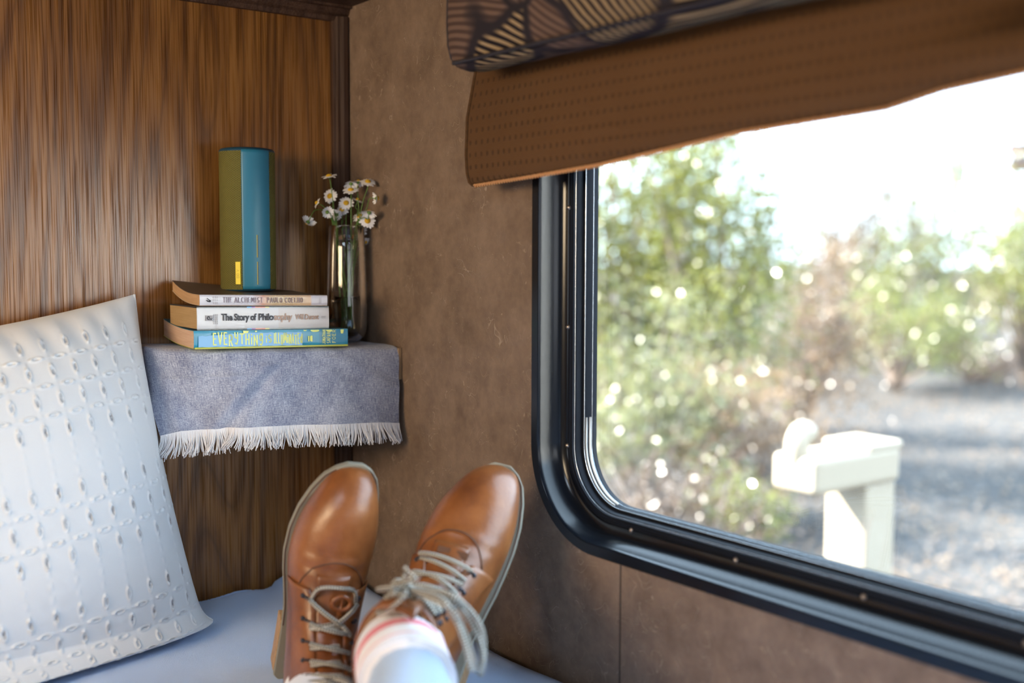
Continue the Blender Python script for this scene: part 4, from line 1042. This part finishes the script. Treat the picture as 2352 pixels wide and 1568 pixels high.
mb = MB(); e_ = P[0]; mb.tube([(x, y+.0015, z) for x, y, z in e_[1:8]], .0022, 6); mb.tube([(x, y+.0010, z) for x, y, z in e_[7:]], .0016, 6); mb.build('side_binding', M_SHADE, shd, smooth=True)
mb = MB()
for ph in (0, PI):
    mb.tube([(WX-.0475+.0012*math.cos(y*2*PI/.0095+ph), y, bz(y)-.0005+.0012*math.sin(y*2*PI/.0095+ph)) for y in np.linspace(1.097, .40, 900)], .0013, 5)
mb.build('hem_cord', M_HEM, shd, smooth=True)
val = thing('valance', (WX-.10, .3, .2), 'padded valance box in dark palm leaf print above the shade', 'valance')
def val_sec(y, e=0):
    # front face, rounded lower lip, underside back to the shade
    pts = [(-.118, .354), (-.121, .30), (-.1225, .25), (-.121, .222), (-.116, .208), (-.107, .2005), (-.095, .1985), (-.080, .200), (-.066, .204), (-.060, .212), (-.058, .25), (-.057, .354)]
    cx, cz = -.09, .28
    k = 1-e
    return [(WX+cx+(dx-cx)*(k if dx < cx else 1), y, cz+(z-cz)*(.55+.45*k if z < cz else 1)+.002*mn.noise(Vector((y*7, z*10, 0)))*k) for dx, z in pts]
ysv = np.concatenate([1.050-np.array([0, .0006, .002, .0045, .008, .013, .02]), np.linspace(1.022, -.8, 90)])
es = [1, .72, .50, .31, .17, .07, .02]+[0]*90
mb = MB(); P = [val_sec(y, e*.35) for y, e in zip(ysv, es)]; UV = []
for y, row in zip(ysv, P):
    acc = 0; uvr = []
    for k, p in enumerate(row):
        if k: acc += math.hypot(p[0]-row[k-1][0], p[2]-row[k-1][2])
        uvr.append((y, acc))
    UV.append(uvr)
mb.grid(P, UV=UV); mb.add(P[0], [tuple(range(len(P[0])))], UV[0]); mb.build('fabric_cover', M_VAL, val, smooth='auto')
mb = MB(); mb.tube([(WX-.118, y, .2065) for y in np.linspace(1.036, -.8, 60)], .0022, 6); mb.tube([tuple(V3(p)+V3([0, .0, 0])) for p in P[2][1:9]], .0020, 6); mb.build('piping', plain('dark_piping', (.015, .012, .018), .8), val, smooth=True)

# ------------------------------------------------------------------ outdoors
def ground_mat():
    t = NT('dappled_dirt_ground'); co = t.obj(); a = t.noise(co, .8, 4, .6); b = t.noise(co, 9, 4, .65); c = t.noise(co, 60, 3, .7)
    v = t.math('ADD', t.math('MULTIPLY', a, .4), t.math('ADD', t.math('MULTIPLY', b, .35), t.math('MULTIPLY', c, .25)))
    t.P(Base_Color=t.ramp(v, [(.42, (.012, .011, .0115)), (.54, (.024, .022, .022)), (.64, (.080, .072, .066))]), Roughness=.95); t.bump(v, .8, .04); return t.m  # pale tone stands in for sun dapples, darker tones for shaded dirt
mb = MB(); xs = np.concatenate([np.linspace(-6, 24, 90), [40, 80, 160]]); yy = np.concatenate([[-60, -20], np.linspace(-8, 26, 100), [50, 110, 200]])
mb.grid([[(x, y, -GROUND+(.05*bumpf(x, y, .7)+.02*bumpf(x, y, 3)) - .05+(.0 if x < 14 else .0)) for y in yy] for x in xs], flip=False)
mb.build('ground', ground_mat(), kind='structure')
def leafmat(name, a, b, tr=.35):
    t = NT(name); n_ = t.n('TexNoise', i_Vector=t.obj(), i_Scale=2.3, i_Detail=2.0).outputs['Fac']; r = t.n('ObjectInfo').outputs['Random']
    w = t.n('TexWhiteNoise', i_Vector=t.map(t.obj(), (3, 3, 3))); n2 = t.noise(t.obj(), 14, 2)
    col = t.mix(t.ramp(t.math('ADD', t.math('MULTIPLY', n_, .5), t.math('MULTIPLY', n2, .5)), [(.38, 0.0), (.62, 1.0)]), a, b)
    t.P(Base_Color=col, Roughness=.30, Specular_IOR_Level=.8)
    tl = t.n('BsdfTranslucent'); t.set(tl.inputs[0], t.mix(.5, col, tuple(min(1, q*1.6) for q in b)))
    mx = t.n('MixShader'); mx.inputs[0].default_value = tr
    t.set(mx.inputs[1], t.p.outputs[0]); t.set(mx.inputs[2], tl.outputs[0]); t.set(t.o.inputs[0], mx.outputs[0]); return t.m
LM = {'olive': leafmat('olive_green_leaves', (.044, .056, .009), (.175, .178, .032)), 'lime': leafmat('bright_green_leaves', (.052, .068, .012), (.17, .175, .050)),
      'straw': leafmat('dry_straw_leaves', (.070, .043, .028), (.21, .137, .076)), 'brown': leafmat('dry_brown_twigs', (.040, .024, .016), (.10, .066, .044), .2), 'grey': leafmat('grey_green_leaves', (.060, .066, .026), (.19, .19, .085))}
M_BARK = plain('grey_brown_bark', (.14, .105, .085), .9, (40, .6, .01))
def polar(px, d, z=-GROUND):
    r_ = ray(px, 784); r_ = V3([r_[0], r_[1], 0]); r_ /= np.linalg.norm(r_); return r_*d+UP*z
def shrub(px, d, h, w, nleaf, leaf, lm, label, seed, name='shrub', cat='shrub', gap=.0, group='shrubs outside the window', low=.05):
    R_ = np.random.default_rng(seed); rr = random.Random(seed); b = polar(px, d)
    th = thing(name, tuple(b), label, cat, group)
    nb = 26; ends = []; mb = MB()
    for k in range(nb):
        a = rr.uniform(0, 2*PI); rad = w/2*math.sqrt(rr.random())*.92; zt = h*(low+(1-low)*rr.uniform(.25, 1.0)*math.sqrt(max(.08, 1-(rad/(w/2))**2*.85)))
        e = b+V3([rad*math.cos(a), rad*math.sin(a), zt]); m1 = b+(e-b)*.45+V3([rr.uniform(-.1, .1)*w, rr.uniform(-.1, .1)*w, .04*h])
        pts = smooth_path([b+V3([rr.uniform(-.06, .06), rr.uniform(-.06, .06), -.05]), m1, e], 5); mb.tube(pts, np.linspace(.016*h**.5, .004, len(pts)), 5, caps=False)
        ends.append((e, m1))
    mb.build('branches', M_BARK, th, smooth=True)
    C_ = []
    for e, m1 in ends:
        for q in range(5):
            t_ = R_.uniform(.25, 1.05); C_.append(m1+(e-m1)*t_+R_.normal(0, .07*w/2, 3))
    C_ = np.array(C_); ci = R_.integers(0, len(C_), nleaf); P0 = C_[ci]+R_.normal(0, 1, (nleaf, 3))*np.array([.085*w, .085*w, .06*h])*.9
    P0[:, 2] = np.maximum(P0[:, 2], -GROUND+.02)
    D = R_.normal(0, 1, (nleaf, 3)); D /= np.linalg.norm(D, axis=1)[:, None]; N_ = np.cross(D, R_.normal(0, 1, (nleaf, 3))); N_ /= np.linalg.norm(N_, axis=1)[:, None]
    Ls = leaf*R_.uniform(.6, 1.3, (nleaf, 1))
    V = np.stack([P0, P0+D*Ls*.5-N_*Ls*.24, P0+D*Ls, P0+D*Ls*.5+N_*Ls*.24], 1).reshape(-1, 3)
    me = bpy.data.meshes.new('foliage'); me.from_pydata((V-b).tolist(), [], [(4*i, 4*i+1, 4*i+2, 4*i+3) for i in range(nleaf)]); me.materials.append(LM[lm]); me.update()
    o = bpy.data.objects.new('foliage', me); COL.objects.link(o); o.parent = th; tagp(o, kind='stuff')
    return th
shrub(1405, 9.6, 5.7, 2.5, 16000, .060, 'olive', 'tall olive green bush nearest the left edge of the window', 11)
shrub(1625, 9.2, 5.1, 2.0, 15000, .055, 'olive', 'tall green bush rising to the shade in the left half of the window', 12)
shrub(1490, 7.3, 1.70, 1.5, 4500, .05, 'grey', 'grey green bush low at the left edge of the window', 13)
shrub(1835, 11.6, 2.35, 1.9, 5500, .060, 'straw', 'pale straw coloured bush between the two green bushes', 14)
shrub(1715, 7.9, 1.20, 1.4, 3800, .050, 'straw', 'dry yellow bush low in front of the tall green bush', 15)
shrub(1975, 19.0, 4.8, 2.0, 4500, .085, 'brown', 'thin brown leafed bush standing above the straw coloured one', 16)
shrub(2190, 20.5, 5.3, 4.2, 12000, .085, 'grey', 'wide rounded green bush in the right half of the window', 17)
shrub(2060, 16.0, 2.3, 2.2, 5000, .07, 'lime', 'low bright green bush in front of the wide rounded bush', 18)
shrub(2360, 17.0, 4.0, 2.0, 5000, .08, 'lime', 'green bush cut off by the right edge of the picture', 19)
shrub(1560, 6.0, .85, 1.3, 3000, .04, 'brown', 'low dry brown scrub at the foot of the bushes by the window corner', 20)
shrub(1715, 6.6, .62, .7, 1800, .045, 'lime', 'small bright green plant just left of the white post', 21)
shrub(2235, 17.6, .60, 2.0, 2200, .06, 'brown', 'low brown scrub under the wide rounded bush', 22)
for k_, (px, d, h, w, lm, lab) in enumerate(((1500, 24, 3.2, 5, 'straw', 'far pale bush behind the tall green bushes'), (1850, 30, 3.0, 5, 'brown', 'far brown bush on the horizon between the bushes'), (2330, 30, 2.6, 5, 'straw', 'far pale bush on the horizon behind the right bushes'))):
    shrub(px, d, h, w, 3500, .12, lm, lab, 40+k_)
# white trailer added out of view, reflecting sun in through the window
M_TR = plain('white_trailer_skin', (.80, .80, .78), .4)
tr = thing('bounce_trailer', (3.1, -5.4, -GROUND), 'unseen white trailer parked on the next pitch', 'bounce_trailer')
MB().box((3.1, -5.4, -.20), (2.0, 1.1, 1.15)).build('body', M_TR, tr, bevel=.18, seg=4)
for wx in (1.45, 4.4): MB().box((wx, -4.295, .45), (.22, .012, .20)).build('side_window', M_FRAME, tr, bevel=.01)
MB().box((3.7, -4.295, -.25), (.33, .012, .85)).build('side_door', M_TR, tr, bevel=.008)
for wx in (2.7, 3.6):
    mb = MB(); mb.lathe([(.0001, .1), (.20, .1), (.31, .08), (.33, 0), (.31, -.08), (.20, -.1), (.0001, -.1)], (wx, -4.42, -GROUND+.33), 28, (V3([1, 0, 0]), V3([0, 0, 1]), V3([0, 1, 0]))); mb.build('wheel', M_FRAME, tr, smooth='auto')
# dry litter and stones on the ground
R_ = np.random.default_rng(5); n = 9000
ang = R_.uniform(math.radians(38), math.radians(66), n); dd = 4.2+R_.random(n)**1.3*12; P0 = np.stack([np.sin(ang)*dd, np.cos(ang)*dd, np.full(n, -GROUND-.02)], 1)
D = R_.normal(0, 1, (n, 3)); D[:, 2] = np.abs(D[:, 2])*.35; D /= np.linalg.norm(D, axis=1)[:, None]; N_ = np.cross(D, np.array([0, 0, 1.])); Ls = R_.uniform(.02, .07, (n, 1))
V = np.stack([P0, P0+D*Ls*.5-N_*Ls*.3, P0+D*Ls, P0+D*Ls*.5+N_*Ls*.3+[0, 0, .008]], 1).reshape(-1, 3)
me = bpy.data.meshes.new('leaf_litter'); me.from_pydata(V.tolist(), [], [(4*i, 4*i+1, 4*i+2, 4*i+3) for i in range(n)]); me.materials.append(LM['straw']); o = bpy.data.objects.new('leaf_litter', me); COL.objects.link(o); TOP.append(o)
tagp(o, 'dry leaves and twigs scattered on the dusty ground', 'leaf litter', kind='stuff')

# white wooden post with side arm
M_WHITE = plain('cream_white_paint', (.27, .225, .165), .6, (60, .1, .002))
pb = dep(1990, 1100, 3.2); px_, py_ = pb[0], pb[1]; PWd = .142
post = thing('post', (px_+PWd/2, py_+PWd/2, -GROUND), 'white wooden post with a short arm and knob outside the window', 'post')
cxp, cyp = px_+PWd/2, py_+PWd/2
ztop = -.545
MB().box((cxp, cyp, (-GROUND-.06+ztop-.10)/2), (PWd/2, PWd/2, (ztop-.10+GROUND+.06)/2)).build('upright', M_WHITE, post, bevel=.012)
MB().box((cxp-.118, cyp-.006, ztop-.052), (.192, .078, .052)).build('arm', M_WHITE, post, bevel=.018, seg=3)
MB().box((cxp+.005, cyp, ztop+.002), (.078, .084, .014)).build('cap_board', M_WHITE, post, bevel=.010)
mb = MB(); kx = cxp-.284
mb.tube(smooth_path([(kx, cyp, ztop-.03), (kx-.004, cyp, ztop+.030), (kx+.018, cyp, ztop+.058), (kx+.040, cyp, ztop+.050)], 6), [.034]*18+[.030], 14)
mb.build('knob', M_WHITE, post, smooth=True)
# distant marker pole with red bands, and thin grey pole
M_RED = plain('red_paint', (.075, .008, .012), .5)
b = polar(2320, 26); pole = thing('marker_pole', tuple(b), 'distant pole with red cap and red arm above the bushes', 'pole')
def zat(py, d, px): return d*np.linalg.norm(ray(px, py)[:2])**0*0 + (ray(px, py)/np.linalg.norm(ray(px, py)[:2]))[2]*d
mb = MB(); mb.tube([b, b+UP*(zat(350, 26, 2320)+GROUND)], .07, 8); mb.build('pole_shaft', plain('white_pole_paint', (.25, .25, .27), .5), pole, smooth=True)
g0 = b*V3([1, 1, 0]); AX = np.array([RT, FW, UP])
mb = MB(); mb.box(g0+UP*zat(364, 26, 2320)+RT*.06, (.17, .05, .26), AX); mb.build('pole_box', plain('pale_blue_panel', (.045, .055, .085), .6), pole)
mb = MB(); mb.box(g0+UP*zat(343, 26, 2320)+RT*.05, (.21, .08, .13), AX); mb.build('red_cap', M_RED, pole)
mb = MB(); mb.box(g0+UP*zat(381, 26, 2320)+RT*.13, (.27, .08, .14), AX); mb.build('red_arm', M_RED, pole)
b = polar(2179, 34); p2 = thing('signal_pole', tuple(b), 'faint grey distant pole left of the red banded one', 'pole')
mb = MB(); mb.tube([b, b+UP*(zat(378, 34, 2179)+GROUND)], [.03, .03], 8); mb.build('pole_shaft', plain('pale_grey_paint', (.45, .45, .47), .6), p2, smooth=True)
mb = MB(); mb.box(b*V3([1, 1, 0])+UP*zat(393, 34, 2179)+RT*.05, (.27, .08, .40), np.array([RT, FW, UP])); mb.build('pole_box', plain('pale_grey_box', (.22, .22, .225), .6), p2)

# ------------------------------------------------------------------ lift everything so the outside ground is z = 0
for o in TOP:
    o.location.z += GROUND
    if '_b' in o: del o['_b']
